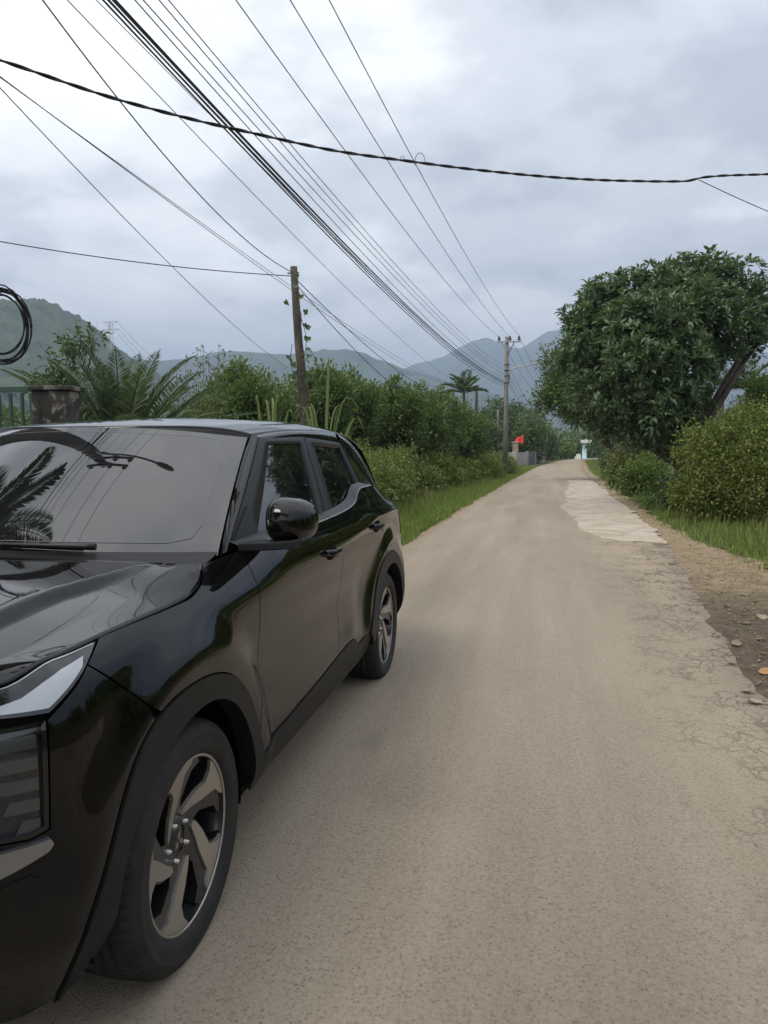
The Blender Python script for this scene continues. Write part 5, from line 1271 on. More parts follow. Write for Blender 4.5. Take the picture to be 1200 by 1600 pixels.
def cane(name, label, px, Y, blades, seed):
    g = np.random.default_rng(seed); p0 = at(px, 705, Y); o = empty(name, (p0[0], Y, 0)); tag(o, label, 'grass clump')
    for x0, x1, ytop, x2, y2 in blades:     # root px, apex px/py, tip px/py
        a = np.array(at(x0, 690, Y)); a[2] = 0.2; b = np.array(at(x1, ytop, Y)); c = np.array(at(x2, y2, Y + g.normal(0, .2))); m = MB(); n = 16; P = []
        for k in range(n + 1):
            t = k / n; q = a * (1 - t) ** 2 + 2 * (2 * b - 0.5 * a - 0.5 * c) * t * (1 - t) * 0.5 + 2 * b * 0 + c * t * t if False else (a * (1 - t) * (1 - 2 * t) + b * 4 * t * (1 - t) + c * t * (2 * t - 1)); P.append(q - [p0[0], Y, 0])
        w = 0.030; sd = unit(np.array([g.normal(0.7, .3), g.normal(0, .5), 0])); V = []
        for k, q in enumerate(P):
            ww = w * (1 - (k / n) ** 2) * (0.5 + 0.5 * min(1, k / 4)); V += [tuple(q - sd * ww), tuple(q - np.array([0, 0, ww * 0.5])), tuple(q + sd * ww)]
        m.add(V, [f for k in range(n) for f in ((k * 3, k * 3 + 1, k * 3 + 4, k * 3 + 3), (k * 3 + 1, k * 3 + 2, k * 3 + 5, k * 3 + 4))], True); m.build('blade', 'cane_leaf', o)
cane('cane_clump', 'clump of long arching cane leaves behind the car roof, right of the leaning pole', 500, 11.5, [(505, 512, 605, 514, 600), (510, 530, 645, 560, 640), (500, 492, 648, 470, 662), (508, 520, 650, 545, 668), (498, 487, 650, 478, 670), (512, 545, 668, 572, 684), (496, 482, 655, 455, 660), (506, 523, 660, 533, 655)], 33)
cane('cane_clump', 'small clump of upright cane leaves left of the leaning pole foot', 425, 11.5, [(428, 430, 645, 436, 630), (424, 420, 650, 410, 640), (420, 405, 645, 400, 632), (430, 438, 655, 450, 640), (426, 427, 650, 424, 634), (432, 446, 662, 458, 655)], 35)

# ------------------------------------------------------------------ grass (nobody could count it)
def grass(name, label, m, pts, hmin, hmax, w, seed):
    g = np.random.default_rng(seed); n = len(pts); h = g.uniform(hmin, hmax, n) * (0.7 + 0.6 * g.random(n)); a = g.uniform(0, 6.28, n); ln = g.uniform(0.1, 0.8, n)[:, None]
    d = np.stack([np.cos(a), np.sin(a), np.zeros(n)], 1); s = np.stack([-np.sin(a), np.cos(a), np.zeros(n)], 1); b = np.column_stack([pts, np.full(n, -0.02)]); ww = (w * g.uniform(0.7, 1.4, n))[:, None]
    H = h[:, None] * [[0, 0, 1.0]]
    V = np.stack([b - s * ww, b + s * ww, b + H * 0.6 + d * h[:, None] * ln * 0.3 + s * ww * 0.7, b + H * 0.6 + d * h[:, None] * ln * 0.3 - s * ww * 0.7, b + H * 0.95 + d * h[:, None] * ln], 1).reshape(-1, 3)
    i = np.arange(n)[:, None] * 5
    return tag(link(name, fast_mesh(name, V, [i + [0, 1, 2, 3], i + [3, 2, 4]]), m), label, 'grass', kind='stuff')
def scatter(g, n, y0, y1, xl, xr, p=1.6):
    y = y0 * (y1 / y0) ** (g.random(n) ** 1.0); a, b = xl(y), xr(y); return np.stack([a + (b - a) * g.random(n), y], 1)
g = np.random.default_rng(44)
edgeL = lambda y: road_left(y) - 0.10 + 0.10 * np.sin(y * 2.3) * np.sin(y * 0.7)
P1 = scatter(g, 62000, 8.6, 75, lambda y: road_left(y) - 2.2 - 0.012 * y, edgeL)
keep = (P1[:, 1] > 9.2) | (P1[:, 0] < -2.6); P1 = P1[keep]
grass('left_verge_grass', 'short fresh green grass strip between the road and the left bushes', 'grass_blade', P1, 0.06, 0.15, 0.0055, 1)
P1b = scatter(g, 14000, 9.5, 70, lambda y: road_left(y) - 2.6 - 0.012 * y, lambda y: road_left(y) - 0.7); P1b = P1b[g.random(len(P1b)) < np.clip((edgeL(P1b[:, 1]) - P1b[:, 0]) / 2.0, 0, 1)]
grass('left_tall_grass', 'taller weedy grass at the foot of the left bushes', 'rough_grass', P1b, 0.15, 0.38, 0.006, 2)
edgeR = lambda y: road_right(y) + 0.30 + 0.72 * sstep(15, 8.5, y) + 0.09 * np.sin(y * 1.9) * np.sin(y * 0.6)
P2 = scatter(g, 72000, 7.6, 120, lambda y: edgeR(y) - 0.12, lambda y: road_right(y) + 3.6); P2 = P2[(fbm(P2[:, 0], P2[:, 1], 1.7, 3, 2.5) > -0.35) | (P2[:, 0] > edgeR(P2[:, 1]) + 0.9)]; P2 = P2[g.random(len(P2)) < np.clip((P2[:, 0] - edgeR(P2[:, 1]) + 0.15) / 0.5, 0, 1)]
grass('right_verge_grass', 'uneven green grass on the right verge beyond the dirt', 'grass_blade', P2, 0.05, 0.13, 0.0055, 3)
P3 = scatter(g, 17000, 8.0, 120, lambda y: edgeR(y) + 0.25, lambda y: road_right(y) + 4.0)
P3 = P3[fbm(P3[:, 0], P3[:, 1], 0.9, 3, 5.5) > -0.05]
grass('right_tall_grass', 'long weedy grass in front of the right bushes', 'rough_grass', P3, 0.08, 0.32, 0.006, 4)
P4 = scatter(g, 2600, 5.2, 10.5, lambda y: road_right(y) + 0.15, lambda y: edgeR(y) + 0.1)
P4 = P4[g.random(len(P4)) < 0.35 + 0.65 * (P4[:, 0] > edgeR(P4[:, 1]) - 0.2)]
grass('shoulder_tufts', 'sparse low grass tufts coming through the dirt shoulder', 'rough_grass', P4, 0.02, 0.07, 0.004, 5)
P5 = np.concatenate([np.stack([g.uniform(3.8, 9, 9000), g.uniform(-6, 16, 9000)], 1), np.stack([g.uniform(-14, -3.4, 9000), g.uniform(8.5, 24, 9000)], 1)])
grass('outer_grass', 'rough grass under the bushes on both sides', 'rough_grass', P5, 0.12, 0.4, 0.008, 6)
# ------------------------------------------------------------------ materials for roadside things
def concrete_mat(name, c0, c1, c2=None, sc=2.0, rough=0.9):
    m = mat(name, c0, rough, 0, 0.25); nt, N, L, b = nodes_of(m); c = objcoord(N)
    mp = N.new('ShaderNodeMapping'); mp.inputs['Scale'].default_value = (1, 1, 0.35); L.new(c, mp.inputs[0])
    n = tex_noise(N, L, sc, 7, 0.66, mp.outputs[0], 0.3); n2 = tex_noise(N, L, sc * 14, 5, 0.7, c)
    col = ramp(N, L, n, [(0.36, c0), (0.62, c1)])
    if c2: col = nmix(N, L, ramp(N, L, tex_noise(N, L, sc * 2.7, 7, 0.7, c, 0.6), [(0.52, (0,) * 3), (0.60, (1,) * 3)]), col, c2)
    L.new(col, b.inputs['Base Color']); L.new(bump(N, L, n2, 0.006, 0.6), b.inputs['Normal'])
concrete_mat('pole_concrete', (0.12, 0.115, 0.108), (0.21, 0.20, 0.185), None, 3.0)
concrete_mat('old_pole', (0.050, 0.042, 0.036), (0.105, 0.090, 0.076), None, 5.0)
concrete_mat('mouldy_plaster', (0.022, 0.022, 0.022), (0.070, 0.068, 0.064), (0.20, 0.18, 0.16), 2.2)
concrete_mat('grey_wall', (0.26, 0.245, 0.225), (0.36, 0.34, 0.315), None, 0.8)
concrete_mat('dark_wall', (0.085, 0.085, 0.085), (0.14, 0.135, 0.13), None, 0.8)
concrete_mat('pale_plaster', (0.62, 0.61, 0.58), (0.74, 0.73, 0.70), None, 1.0)
concrete_mat('blue_plaster', (0.36, 0.54, 0.58), (0.46, 0.62, 0.66), None, 1.0)
concrete_mat('brick_plaster', (0.24, 0.18, 0.14), (0.34, 0.28, 0.22), None, 2.0)
mat('galvanised', (0.30, 0.31, 0.32), 0.5, 0.6)
mat('dark_steel', (0.06, 0.06, 0.06), 0.6, 0.4)
mat('insulator_glaze', (0.040, 0.022, 0.016), 0.25)
mat('cable_black', (0.012, 0.012, 0.013), 0.6)
mat('cable_grey', (0.05, 0.05, 0.055), 0.6)
mat('green_paint', (0.030, 0.075, 0.050), 0.5)
mat('flag_red', (0.72, 0.035, 0.020), 0.7)
mat('lamp_grey', (0.32, 0.33, 0.34), 0.5)
mat('box_white', (0.6, 0.6, 0.58), 0.6)

# ------------------------------------------------------------------ poles
def power_pole(loc, H, label, arm_z, arms, double, lamp, brace=True):
    o = empty('power_pole', loc); tag(o, label, 'utility pole')
    b = MB(); b.tube([(0, 0, -0.2), (0, 0, H * 0.5), (0, 0, H)], [0.165, 0.135, 0.105], 14); b.build('shaft', 'pole_concrete', o)
    for dy in ((-0.14, 0.14) if double else (-0.13,)):
        a = MB(); x0, x1 = arms[0] - 0.12, arms[-1] + 0.12; a.box(((x0 + x1) / 2, dy, arm_z), (x1 - x0, 0.075, 0.085)); ao = a.build('cross_arm', 'galvanised' if not double else 'dark_steel', o)
        if brace: c = MB(); c.tube([(0.06, dy, arm_z - 0.75), (arms[-1] * 0.62, dy, arm_z - 0.04)], 0.03, 6); c.build('brace', 'dark_steel', ao)
        for x in arms:
            i = MB(); i.lathe([(0.0, 0.30), (0.045, 0.29), (0.055, 0.25), (0.035, 0.23), (0.075, 0.20), (0.085, 0.16), (0.045, 0.13), (0.08, 0.10), (0.09, 0.06), (0.04, 0.04), (0.02, 0.0)], 12, 'z', (x, dy, arm_z + 0.045)); i.build('insulator', 'insulator_glaze', o)
    for z in (H * 0.80, H * 0.76, H * 0.72, H * 0.67):
        c = MB(); c.lathe([(0.128, -0.03), (0.14, -0.03), (0.14, 0.03), (0.128, 0.03)], 14, 'z', (0, 0, z)); c.box((0.17, 0, z), (0.10, 0.06, 0.05)); c.build('clamp', 'dark_steel', o)
    if lamp:
        z = lamp; l = MB(); l.tube([(0.16, 0, z - 0.55), (0.17, 0, z - 0.1), (0.24, 0, z + 0.12), (0.45, 0, z + 0.25), (1.2, 0, z + 0.38), (2.0, 0, z + 0.50)], 0.032, 8); lo = l.build('lamp_arm', 'galvanised', o)
        h = MB(); h.lathe([(0.0, 0.0), (0.035, 0.01), (0.075, 0.14), (0.085, 0.32), (0.07, 0.50), (0.03, 0.60), (0.0, 0.61)], 12, 'x', (1.95, 0, z + 0.50)); ho_ = h.build('lamp_head', 'lamp_grey', lo); ho_.scale = (1, 1, 1)
    return o
NP = (-4.25, 4.2, 0); FP = (-2.10, 45, 0)
near_pole = power_pole(NP, 8.35, 'concrete power pole left of the car, mirrored in its windscreen', 7.72, (-0.3, 0.4, 0.95), True, 6.6)
far_pole = power_pole(FP, 8.25, 'tall concrete power pole with cross arm and street lamp down the road', 7.93, (-0.46, 0.18, 0.71), False, 6.15)
def plain_pole(name, label, p0, p1, r0, r1, m):
    o = empty(name, (p0[0], p0[1], 0)); tag(o, label, 'utility pole'); b = MB()
    n = 7; b.tube([(0 + (p1[0] - p0[0]) * k / n + 0.012 * math.sin(k * 2.1), (p1[1] - p0[1]) * k / n, -0.2 + (p1[2] + 0.2) * k / n) for k in range(n + 1)], [r0 + (r1 - r0) * k / n for k in range(n + 1)], 12); b.build('shaft', m, o)
    c = MB(); c.tube([(p1[0] - p0[0] - 0.12, 0, p1[2] - 0.12), (p1[0] - p0[0] + 0.12, 0, p1[2] - 0.12)], 0.016, 6); c.build('bolt', 'dark_steel', o); return o
plain_pole('old_pole', 'dark old leaning pole wrapped in climbing vine, cut off at the top', (-4.58, 14.5, 0), (-4.97, 14.5, 5.16), 0.125, 0.072, 'old_pole')
SPY = 56
sp = at(745, 607, SPY); plain_pole('old_pole', 'short dark pole among the trees left of the tall power pole', (sp[0], SPY, 0), (sp[0] - 0.02, SPY, sp[2]), 0.14, 0.11, 'old_pole')
tp = at(778, 640, 62); plain_pole('thin_pole', 'thin pale pole just left of the tall power pole', (tp[0], 62, 0), (tp[0], 62, tp[2]), 0.10, 0.08, 'pole_concrete')
tp = at(836, 664, 96); plain_pole('thin_pole', 'thin pale pole behind the grey wall', (tp[0], 96, 0), (tp[0], 96, tp[2]), 0.12, 0.10, 'pole_concrete')
tp = at(844, 640, 104); plain_pole('thin_pole', 'farthest thin pole rising through the trees behind the wall', (tp[0], 104, 0), (tp[0], 104, tp[2]), 0.12, 0.10, 'old_pole')
# vine on the leaning pole
def pole_vine():
    g = np.random.default_rng(71); o = empty('climbing_vine', (-4.58, 14.42, 0)); tag(o, 'climbing vine with heart shaped leaves hanging on the leaning pole', 'vine')
    ax = lambda z: -0.39 * z / 5.16
    for k, (x0, z0, z1) in enumerate([(0.09, 0.8, 5.0), (-0.10, 0.8, 3.6), (0.14, 2.6, 4.6), (0.0, 1.0, 4.2)]):
        zz = np.linspace(z0, z1, 16); s = MB(); s.tube([(ax(z) + x0 + 0.05 * math.sin(z * 5 + k), -0.06 + 0.05 * math.sin(z * 3 + k), z) for z in zz], 0.007, 4); s.build('stem', 'stem_bark', o)
    pts = [(0.10, 4.95), (0.07, 4.75), (0.16, 4.55), (-0.16, 4.45), (0.24, 4.25), (0.20, 4.20), (0.20, 3.98), (0.24, 3.95), (0.25, 3.92), (0.20, 3.72), (0.23, 3.70), (0.18, 3.52), (0.24, 3.50), (0.22, 3.36), (0.15, 3.30), (-0.22, 3.36), (-0.18, 3.30), (-0.12, 3.2), (0.20, 3.12), (0.24, 3.10), (-0.10, 3.05), (-0.22, 2.96), (-0.16, 2.98), (0.10, 2.9), (-0.1, 2.8), (-0.12, 2.6), (-0.2, 2.45), (-0.1, 2.4), (-0.08, 2.2), (0.1, 2.3), (-0.14, 2.0), (0.12, 2.0)]
    for x, z in pts:
        s = g.uniform(0.05, 0.085); tilt = g.normal(0, 0.4); sh = [(0, 0.25), (0.45, 0.55), (0.85, 0.40), (0.95, -0.05), (0.55, -0.65), (0, -1.15), (-0.55, -0.65), (-0.95, -0.05), (-0.85, 0.40), (-0.45, 0.55)]
        b = MB(); ca, sa = math.cos(tilt), math.sin(tilt); b.add([((u * ca - v * sa) * s, -0.25 * abs(u) * s + g.normal(0, .004), (u * sa + v * ca) * s) for u, v in sh] + [(0, 0.012, -0.2 * s)], [(10, k, (k + 1) % 10) for k in range(10)]); lo = b.build('leaf', 'broad_leaf', o, loc=(ax(z) + x, -0.03 + g.normal(0, .04), z)); lo.rotation_euler = (g.normal(0, 0.4), 0, g.normal(0, 0.6))
    V, F = leaves_mesh('x', np.stack([ax(zz := g.uniform(0.8, 3.4, 160)) + g.normal(0, 0.13, 160), g.normal(-0.03, 0.1, 160), zz], 1), g.normal(0, 1, (160, 3)), 0.07, 0.05, 0.2, 0.2, g)
    tag(link('small_leaves', fast_mesh('small_leaves', V, F), 'broad_leaf', o), kind='stuff')
pole_vine()

# ------------------------------------------------------------------ wires
def wire(label, A, B, sag, r, m='cable_black', group=None, name='overhead_wire', n=40):
    A, B = np.array(A, float), np.array(B, float); t = np.linspace(0, 1, n + 1) ** 1.3; P = A * (1 - t[:, None]) + B * t[:, None]; P[:, 2] -= 4 * sag * t * (1 - t)
    w = MB(); w.tube([tuple(p) for p in P - A], r, 6); o = w.build(name, m, None, loc=tuple(A)); tag(o, label, 'wire', group); return o
nx, ny = NP[0], NP[1]; fx, fy = FP[0], FP[1]
for k, (dx, fdx, z0, z1, lab) in enumerate([(-0.3, -0.46, 7.94, 8.23, 'leftmost of the three high wires on the cross arms'), (0.4, 0.18, 8.02, 8.25, 'middle of the three high wires on the cross arms'), (0.95, 0.71, 7.98, 8.31, 'rightmost of the three high wires on the cross arms')]):
    wire(lab, (nx + dx, ny, z0 + 0.02), (fx + fdx, fy, z1), 0.6, 0.0085)
    wire(lab.replace('wires on the cross arms', 'wires beyond the far power pole'), (fx + fdx, fy, z1), (fx + fdx + 3.0, fy + 48, z1 - 0.3), 0.7, 0.011)
    wire(lab.replace('wires on the cross arms', 'wires behind the near power pole'), (nx + dx, ny, z0 + 0.02), (nx + dx - 1.5, ny - 34, z0), 0.6, 0.0085)
lv = [(6.53, 6.44, 'grey wire right of the black bundle, first from right'), (6.30, 6.34, 'grey wire right of the black bundle, second from right'), (6.07, 6.14, 'grey wire right of the black bundle, third from right'), (5.85, 6.10, 'wire crossing over the black cable bundle'),
      (5.69, 5.88, 'black bundled cable, topmost strand'), (5.63, 5.845, 'black bundled cable, second strand'), (5.58, 5.83, 'black bundled cable, third strand'), (5.50, 5.80, 'black bundled cable, fourth strand'), (5.37, 5.775, 'black bundled cable, lowest strand'), (5.54, 5.66, 'thin wire just left of the black cable bundle')]
for k, (zf, zn, lab) in enumerate(lv):
    sag = [0.6, 0.62, 0.55, 0.7, 0.66, 0.62, 0.72, 0.60, 0.68, 0.5][k]
    wire(lab, (nx + 0.1, ny, zn), (fx - 0.15, fy, zf), sag, 0.0065 if k < 4 else (0.010 if k < 9 else 0.004), 'cable_grey' if k < 3 else 'cable_black')
    if k in (0, 2, 4, 7): wire(lab + ', run beyond the far pole', (fx + 0.1, fy, zf), (fx + 2.6, fy + 46, zf - 0.6), 0.9, 0.010)
    if k in (0, 3, 5, 7): wire(lab + ', run behind the near pole', (nx + 0.1, ny, zn), (nx - 1.4, ny - 34, zn), 0.7, 0.008)
s36 = (sp[0], SPY, sp[2] - 0.12)
wire('thin pale wire running to the short dark pole', (nx + 0.1, ny, 5.52), s36, 0.8, 0.005, 'cable_grey')
wire('wire from the near power pole to the leaning pole top', (nx, ny, 5.86), (-4.96, 14.5, 5.04), 0.5, 0.0075)
wire('thin low wire on the far left, upper of the pair', (nx - 0.1, ny, 4.52), (s36[0], SPY, s36[2] - 0.05), 0.8, 0.0045, 'cable_grey')
wire('thin low wire on the far left, second of the pair', (nx - 0.1, ny, 4.50), (s36[0], SPY, s36[2] - 0.08), 0.65, 0.004, 'cable_grey')
wire('single low wire left of the pair, dropping into the trees', (nx - 0.1, ny, 4.74), (at(450, 575, 22)[0], 22, at(450, 575, 22)[2]), 0.25, 0.005, 'cable_grey')
lw = at(-120, 355, 10.5); wire('service wire from the leaning pole top to the far left', (-4.98, 14.5, 4.98), lw, 0.12, 0.009)
wire('upper wire from the leaning pole down to the short dark pole', (-4.95, 14.5, 4.95), s36, 1.3, 0.009)
wire('lower wire from the leaning pole down to the short dark pole', (-4.94, 14.5, 4.85), (s36[0], SPY, s36[2] - 0.1), 2.0, 0.009)
# twisted service cable across the road
def twisted():
    pix = [(-90, 62, 4.6), (0, 94, 4.9), (200, 160, 5.5), (350, 198, 6.0), (500, 231, 6.6), (640, 252, 7.2), (760, 267, 7.7), (880, 278, 8.2), (1000, 283, 8.7), (1070, 283, 8.9), (1100, 277, 9.0), (1200, 272, 9.4), (1330, 264, 10.0)]
    C = np.array([at(*p) for p in pix]); d = np.concatenate([[0], np.cumsum(np.linalg.norm(np.diff(C, axis=0), axis=1))]); q = np.linspace(0, d[-1], 620); P = np.stack([pchip(d, C[:, i], q) for i in range(3)], 1)
    T = unit(np.gradient(P, axis=0)); S = unit(np.cross(T, [0, 0, 1.0])); Uv = np.cross(S, T); o = empty('twisted_cable', tuple(P[0])); tag(o, 'thick black twisted cable crossing above the road from left to right', 'cable'); ph = q / 0.42 * 2 * math.pi
    for k in range(2):
        b = MB(); b.tube([tuple(p) for p in P + (S * np.cos(ph + k * math.pi)[:, None] + Uv * np.sin(ph + k * math.pi)[:, None]) * 0.0068 - P[0]], 0.0078, 6); b.build('strand', 'cable_black', o)
    for px, py, h, w in ((656, 254, 0.09, 0.05), (629, 250, 0.035, 0.02)):
        c = np.array(at(px, py, 7.25)); b = MB(); b.tube([tuple(c + [w * math.cos(t) - 0.0, 0, h * math.sin(t)] - P[0]) for t in np.linspace(-0.2, 3.5, 14)], 0.003, 5); b.build('tie_loop', 'cable_grey', o)
    a = np.array(at(1092, 281, 9.0)); e = at(1290, 366, 9.8); wire('thin wire branching down right from the twisted cable', a, e, 0.02, 0.0045, 'cable_grey')
twisted()
def coil():
    c = np.array(at(2, 506, 4.75)); o = empty('cable_coil', tuple(c)); tag(o, 'coil of spare black cable hanging at the left edge', 'cable'); g = np.random.default_rng(9); nrm = unit(np.array([c[0], c[1], 0.0])); ax = np.array([nrm[1], -nrm[0], 0])
    for k in range(9):
        r = 0.155 + 0.025 * g.random() ; ez = 1.35 + 0.25 * g.random(); ox, oz = g.normal(0, 0.012), -0.03 * g.random() + (0.06 if k == 0 else 0); b = MB()
        b.tube([tuple(ax * (r * math.cos(t) + ox) + nrm * g.normal(0, 0.012) + np.array([0, 0, r * ez * math.sin(t) + oz])) for t in np.linspace(0, 2 * math.pi, 41)], 0.0055, 6); b.build('cable_loop', 'cable_black', o)
    b = MB(); b.tube([tuple(np.array([NP[0], NP[1], 2.75]) - c), tuple(np.array([NP[0] + 0.3, NP[1] + 0.35, 2.72]) - c), tuple(ax * -0.02 + np.array([0, 0, 0.24]))], 0.009, 6); b.build('hanger', 'dark_steel', o)
coil()

# ------------------------------------------------------------------ gatepost and railing behind the car
gp0 = at(62, 655, 7.6); gp1 = at(118, 655, 7.6); gz = at(90, 604, 7.6)[2]; gw = gp1[0] - gp0[0]; gx = (gp0[0] + gp1[0]) / 2
o = empty('gatepost', (gx, 7.6, 0)); tag(o, 'blackened peeling plaster gatepost behind the car', 'gatepost')
b = MB(); b.box((0, 0, gz / 2 - 0.03), (gw * 0.94, 0.30, gz - 0.06)); b.build('pillar', 'mouldy_plaster', o, bevel=0.012)
b = MB(); b.box((0, 0, gz - 0.028), (gw * 1.08, 0.36, 0.05)); b.build('cap', 'mouldy_plaster', o, bevel=0.01)
o = empty('railing', (gx - gw / 2 - 0.05, 7.6, 0)); tag(o, 'green painted metal railing at the left edge', 'railing')
rz = at(25, 606, 7.6)[2]
for z in (rz - 0.02, rz - 0.75, 0.35):
    b = MB(); b.box((-1.1, 0, z), (2.2, 0.05, 0.06)); b.build('rail', 'green_paint', o)
for k in range(15):
    b = MB(); b.box((-0.02 - 0.155 * k, 0.002, rz / 2 - 0.03), (0.030 if k else 0.10, 0.030, rz - 0.07)); b.build('bar', 'green_paint', o)

# ------------------------------------------------------------------ wall, flag, column, pylon far down the road
def wall_run(pts, segs, h, label):
    o = empty('roadside_wall', (pts[0][0], pts[0][1], 0)); tag(o, label, 'wall'); A = np.array(pts[0]); B = np.array(pts[1]); d = B - A; l = np.linalg.norm(d); ang = math.atan2(d[1], d[0])
    for t0, t1, m, hh in segs:
        c = A + d * (t0 + t1) / 2 - A; b = MB(); b.box((c[0], c[1], h * hh / 2 - 0.1), ((t1 - t0) * l - 0.02, 0.2, h * hh + 0.2), Matrix.Rotation(ang, 3, 'Z')); b.build('wall_panel', m, o)
    for t in [s[0] for s in segs] + [1.0]:
        c = d * t; b = MB(); b.box((c[0], c[1], h * 0.53), (0.3, 0.3, h * 1.06), Matrix.Rotation(ang, 3, 'Z')); b.build('pier', 'grey_wall', o)
    return o
wall_run([(-2.35, 71.0), (0.45, 103.0)], [(0.0, 0.02, 'grey_wall', 1.0), (0.02, 0.32, 'grey_wall', 0.98), (0.32, 0.55, 'dark_wall', 1.0), (0.55, 1.0, 'grey_wall', 1.02)], 1.38, 'low grey block wall along the left of the road at the far end')
wall_run([(-5.6, 71.4), (-2.5, 71.0)], [(0.0, 0.5, 'grey_wall', 1.0), (0.5, 1.0, 'grey_wall', 0.99)], 1.36, 'short return of the grey wall facing the camera')
fl = at(812, 690, 76); o = empty('gate_pier', (at(805, 705, 74)[0], 74.5, 0)); tag(o, 'brownish gate pier standing at the wall, left of the red flag', 'gatepost'); b = MB(); b.box((0, 0, 1.15), (0.55, 0.55, 2.3)); b.build('pier_shaft', 'brick_plaster', o, bevel=0.02); b = MB(); b.box((0, 0, 2.36), (0.7, 0.7, 0.12)); b.build('pier_cap', 'grey_wall', o, bevel=0.02)
o = empty('red_flag', (fl[0] - 0.1, 76, 0)); tag(o, 'bright red flag on a slanted staff above the grey wall', 'flag')
b = MB(); b.tube([(-0.7, 0, 1.0), (0.45, 0, fl[2] + 0.75)], 0.022, 6); b.build('staff', 'pole_concrete', o)
b = MB(); nxx, nzz = 10, 8; V = []
for i in range(nxx + 1):
    for j in range(nzz + 1):
        u, v = i / nxx, j / nzz; V.append((-0.35 + 0.80 * u, 0.06 * math.sin(u * 9 + v * 3) * (0.3 + v), fl[2] + (0.30 + 0.42 * u) - v * (0.30 + 0.62 * u)))
b.add(V, [(i * (nzz + 1) + j, (i + 1) * (nzz + 1) + j, (i + 1) * (nzz + 1) + j + 1, i * (nzz + 1) + j + 1) for i in range(nxx) for j in range(nzz)], True); b.build('cloth', 'flag_red', o)
cl = at(913, 716.5, 140); o = empty('roadside_column', (cl[0], 140, 0)); tag(o, 'pale blue column with a white slab on top at the end of the road', 'column')
b = MB(); b.lathe([(0.0, 0), (0.62, 0.0), (0.62, 0.25), (0.42, 0.30), (0.40, 2.9), (0.48, 2.95)], 20, 'z'); b.build('shaft', 'blue_plaster', o)
b = MB(); b.box((0.25, 0, 3.25), (1.9, 1.0, 0.55)); b.build('slab', 'pale_plaster', o, bevel=0.03)
b = MB(); b.box((0.25, 0, 3.62), (0.35, 0.35, 0.2), taper=0.5); b.build('finial', 'brick_plaster', o)
o = empty('plinth_block', (cl[0] - 1.2, 139.4, 0)); tag(o, 'small white stepped block left of the pale blue column', 'block')
b = MB(); b.box((0, 0, 0.25), (1.1, 0.8, 0.5)); b.build('base', 'pale_plaster', o, bevel=0.03); b = MB(); b.box((0.1, 0, 0.73), (0.8, 0.6, 0.46)); b.build('top', 'pale_plaster', o, bevel=0.03)
bx_ = at(834, 693, 90); o = empty('meter_box', (bx_[0], 95.8, bx_[2] - 0.1)); tag(o, 'white meter box fixed to the thin pole behind the wall', 'meter box'); b = MB(); b.box((0, -0.22, 0.2), (0.4, 0.25, 0.55)); b.build('box', 'box_white', o, bevel=0.02); b = MB(); b.box((0, -0.35, 0.2), (0.3, 0.012, 0.42)); b.build('lid', 'pole_concrete', o)
def pylon():
    t = at(172, 502, 230); o = empty('pylon', (t[0], 230, 0)); tag(o, 'distant lattice transmission tower peeping over the date palm', 'pylon'); H = t[2]; g = 2.6
    for sx in (-1, 1):
        for sy in (-1, 1): b = MB(); b.tube([(sx * g, sy * g, 0), (sx * 0.7, sy * 0.7, H * 0.72), (sx * 0.5, sy * 0.5, H)], 0.10, 5); b.build('leg', 'galvanised', o)
    for k in range(12):
        z0, z1 = H * k / 12, H * (k + 1) / 12; w0 = g + (0.6 - g) * min(1, k / 8.5); w1 = g + (0.6 - g) * min(1, (k + 1) / 8.5); b = MB()
        for s in (-1, 1): b.tube([(-w0 * s, -w0, z0), (w1 * s, -w1, z1)], 0.05, 4); 
        b.build('bracing', 'galvanised', o)
    for z, w in ((H * 0.985, 2.6), (H * 0.93, 3.0)):
        b = MB(); b.tube([(-w, 0, z + 0.5), (w, 0, z + 0.5)], 0.09, 4); b.tube([(-w, 0, z + 0.5), (-0.5, 0, z - 1.0)], 0.07, 4); b.tube([(w, 0, z + 0.5), (0.5, 0, z - 1.0)], 0.07, 4); b.build('cross_arm', 'galvanised', o)
    for k, (dx, dz, lab) in enumerate(((2.6, 0, 'upper line from the distant lattice tower'), (3.0, -2.6, 'second line from the distant lattice tower'), (3.0, -4.5, 'lowest line from the distant lattice tower'))):
        e = at(270 - 14 * k, 572 - 5 * k, 520); wire(lab, (t[0] + dx, 230, H + dz), e, 4, 0.05, 'cable_grey', name='transmission_line')
pylon()

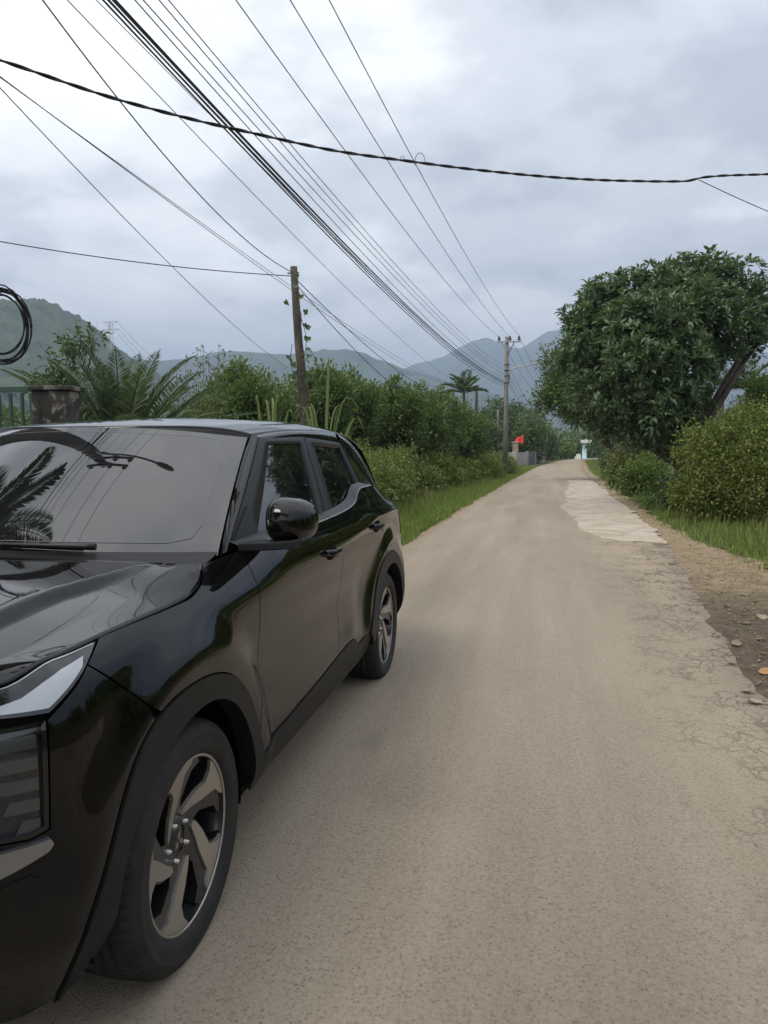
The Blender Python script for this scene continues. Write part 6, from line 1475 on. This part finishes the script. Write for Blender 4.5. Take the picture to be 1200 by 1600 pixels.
# ------------------------------------------------------------------ litter and stones on the right shoulder
def litter():
    g = np.random.default_rng(21)
    spots = [(1194, 1052, 0.085), (1051, 883, 0.10), (1150, 1008, 0.09), (1190, 966, 0.10), (1120, 872, 0.09), (1170, 1085, 0.085), (1180, 1102, 0.075), (1135, 948, 0.08), (1187, 1000, 0.07), (1160, 930, 0.07), (1105, 905, 0.06), (1165, 975, 0.07), (1180, 940, 0.07), (1145, 1040, 0.07)]
    for k, (x, y, L_) in enumerate(spots):
        d = pix_dir(x, y); t = (0.012 - CAM_H) / d[2]; p = d * t; q = (p[0], p[1], 0.018 if p[0] > float(road_right(p[1])) else 0.034)
        n = 9; b = MB(); V = []; cu = g.uniform(0.05, 0.25)
        for i in range(n):
            u = i / (n - 1) * 2 - 1; w = 0.36 * L_ * (1 - u * u) ** 0.7 * (1 + 0.15 * math.sin(5 * u)); z = cu * L_ * u * u
            V += [(u * L_ / 2, -w, z + 0.18 * w), (u * L_ / 2, 0, z), (u * L_ / 2, w, z + 0.25 * w)]
        b.add(V, [f for i in range(n - 1) for f in ((3 * i, 3 * i + 3, 3 * i + 4, 3 * i + 1), (3 * i + 1, 3 * i + 4, 3 * i + 5, 3 * i + 2))], True); m = mat('fallen_leaf_%d' % k, (0.34, 0.20, 0.085) if k == 0 else tuple(np.array([0.30, 0.24, 0.17]) * g.uniform(0.55, 1.1)), 0.75, 0, 0.3)
        o = b.build('fallen_leaf', m, None, loc=q); o.rotation_euler = (g.normal(0, 0.15), g.normal(0, 0.15), g.uniform(0, 6.28))
        if k == 0: tag(o, 'orange-brown fallen leaf at the right edge of the picture', 'leaf')
        else: tag(o, 'dry brown fallen leaf ' + ['', 'on the road just below the pale patch', 'left of the orange-brown leaf, midway up the dark dirt', 'highest up the dirt at the right edge', 'in the grass beside the sandy shoulder', 'just below the orange-brown leaf', 'lowest of all at the broken asphalt edge', 'where the sandy and the dark dirt meet', 'small, right edge, above the orange-brown leaf', 'small, on the dark dirt near the grass', 'small, on the sandy shoulder', 'small, centre of the dark dirt', 'small, between the grass and the dark dirt', 'small, on the cracked asphalt lip'][k], 'leaf', 'dry leaves on the right shoulder')
    def stones(name, label, n, xl, xr, y0, y1, smin, smax, z, seed, m):
        h = np.random.default_rng(seed); y = y0 * (y1 / y0) ** h.random(n); a, b_ = xl(y), xr(y); x = a + (b_ - a) * h.random(n); s = smin * (smax / smin) ** (h.random(n) ** 2.2)
        oc = np.array([(1, 0, 0), (0, 1, 0), (-1, 0, 0), (0, -1, 0), (0, 0, 0.7), (0, 0, -0.5)], float); V = (oc[None] * (s[:, None, None] * h.uniform(0.55, 1.3, (n, 6, 1))) + np.stack([x, y, np.full(n, z)], 1)[:, None]).reshape(-1, 3)
        f = np.array([(0, 1, 4), (1, 2, 4), (2, 3, 4), (3, 0, 4), (1, 0, 5), (2, 1, 5), (3, 2, 5), (0, 3, 5)]); F = (np.arange(n)[:, None, None] * 6 + f[None]).reshape(-1, 3)
        tag(link(name, fast_mesh(name, V, F), m), label, 'gravel', kind='stuff')
    concrete_mat('stone_grit', (0.16, 0.13, 0.10), (0.32, 0.27, 0.21), None, 9.0)
    stones('shoulder_gravel', 'loose grit and small stones on the right shoulder', 1500, lambda y: road_right(y) - 0.15, lambda y: road_right(y) + 1.1, 4.3, 14, 0.003, 0.018, 0.016, 3, 'stone_grit')
    stones('road_edge_gravel', 'loose grit along the left lip of the road', 900, lambda y: road_left(y) - 0.15, lambda y: road_left(y) + 0.12, 8.5, 40, 0.003, 0.016, 0.016, 4, 'stone_grit')
    h = np.random.default_rng(8); n = 900; y = 4.4 * (12 / 4.4) ** h.random(n); x = road_right(y) + 0.05 + 1.2 * h.random(n); V, F = leaves_mesh('x', np.stack([x, y, np.full(n, 0.02)], 1), np.stack([h.normal(0, 1, n), h.normal(0, 1, n), h.normal(0.05, 0.12, n)], 1), h.uniform(0.015, 0.06, n), h.uniform(0.004, 0.018, n), 0.2, 0.0, h)
    tag(link('leaf_litter', fast_mesh('leaf_litter', V, F), 'dry_leaf'), 'crumbs of dry leaves and stalks over the right shoulder', 'leaf litter', kind='stuff')
litter()
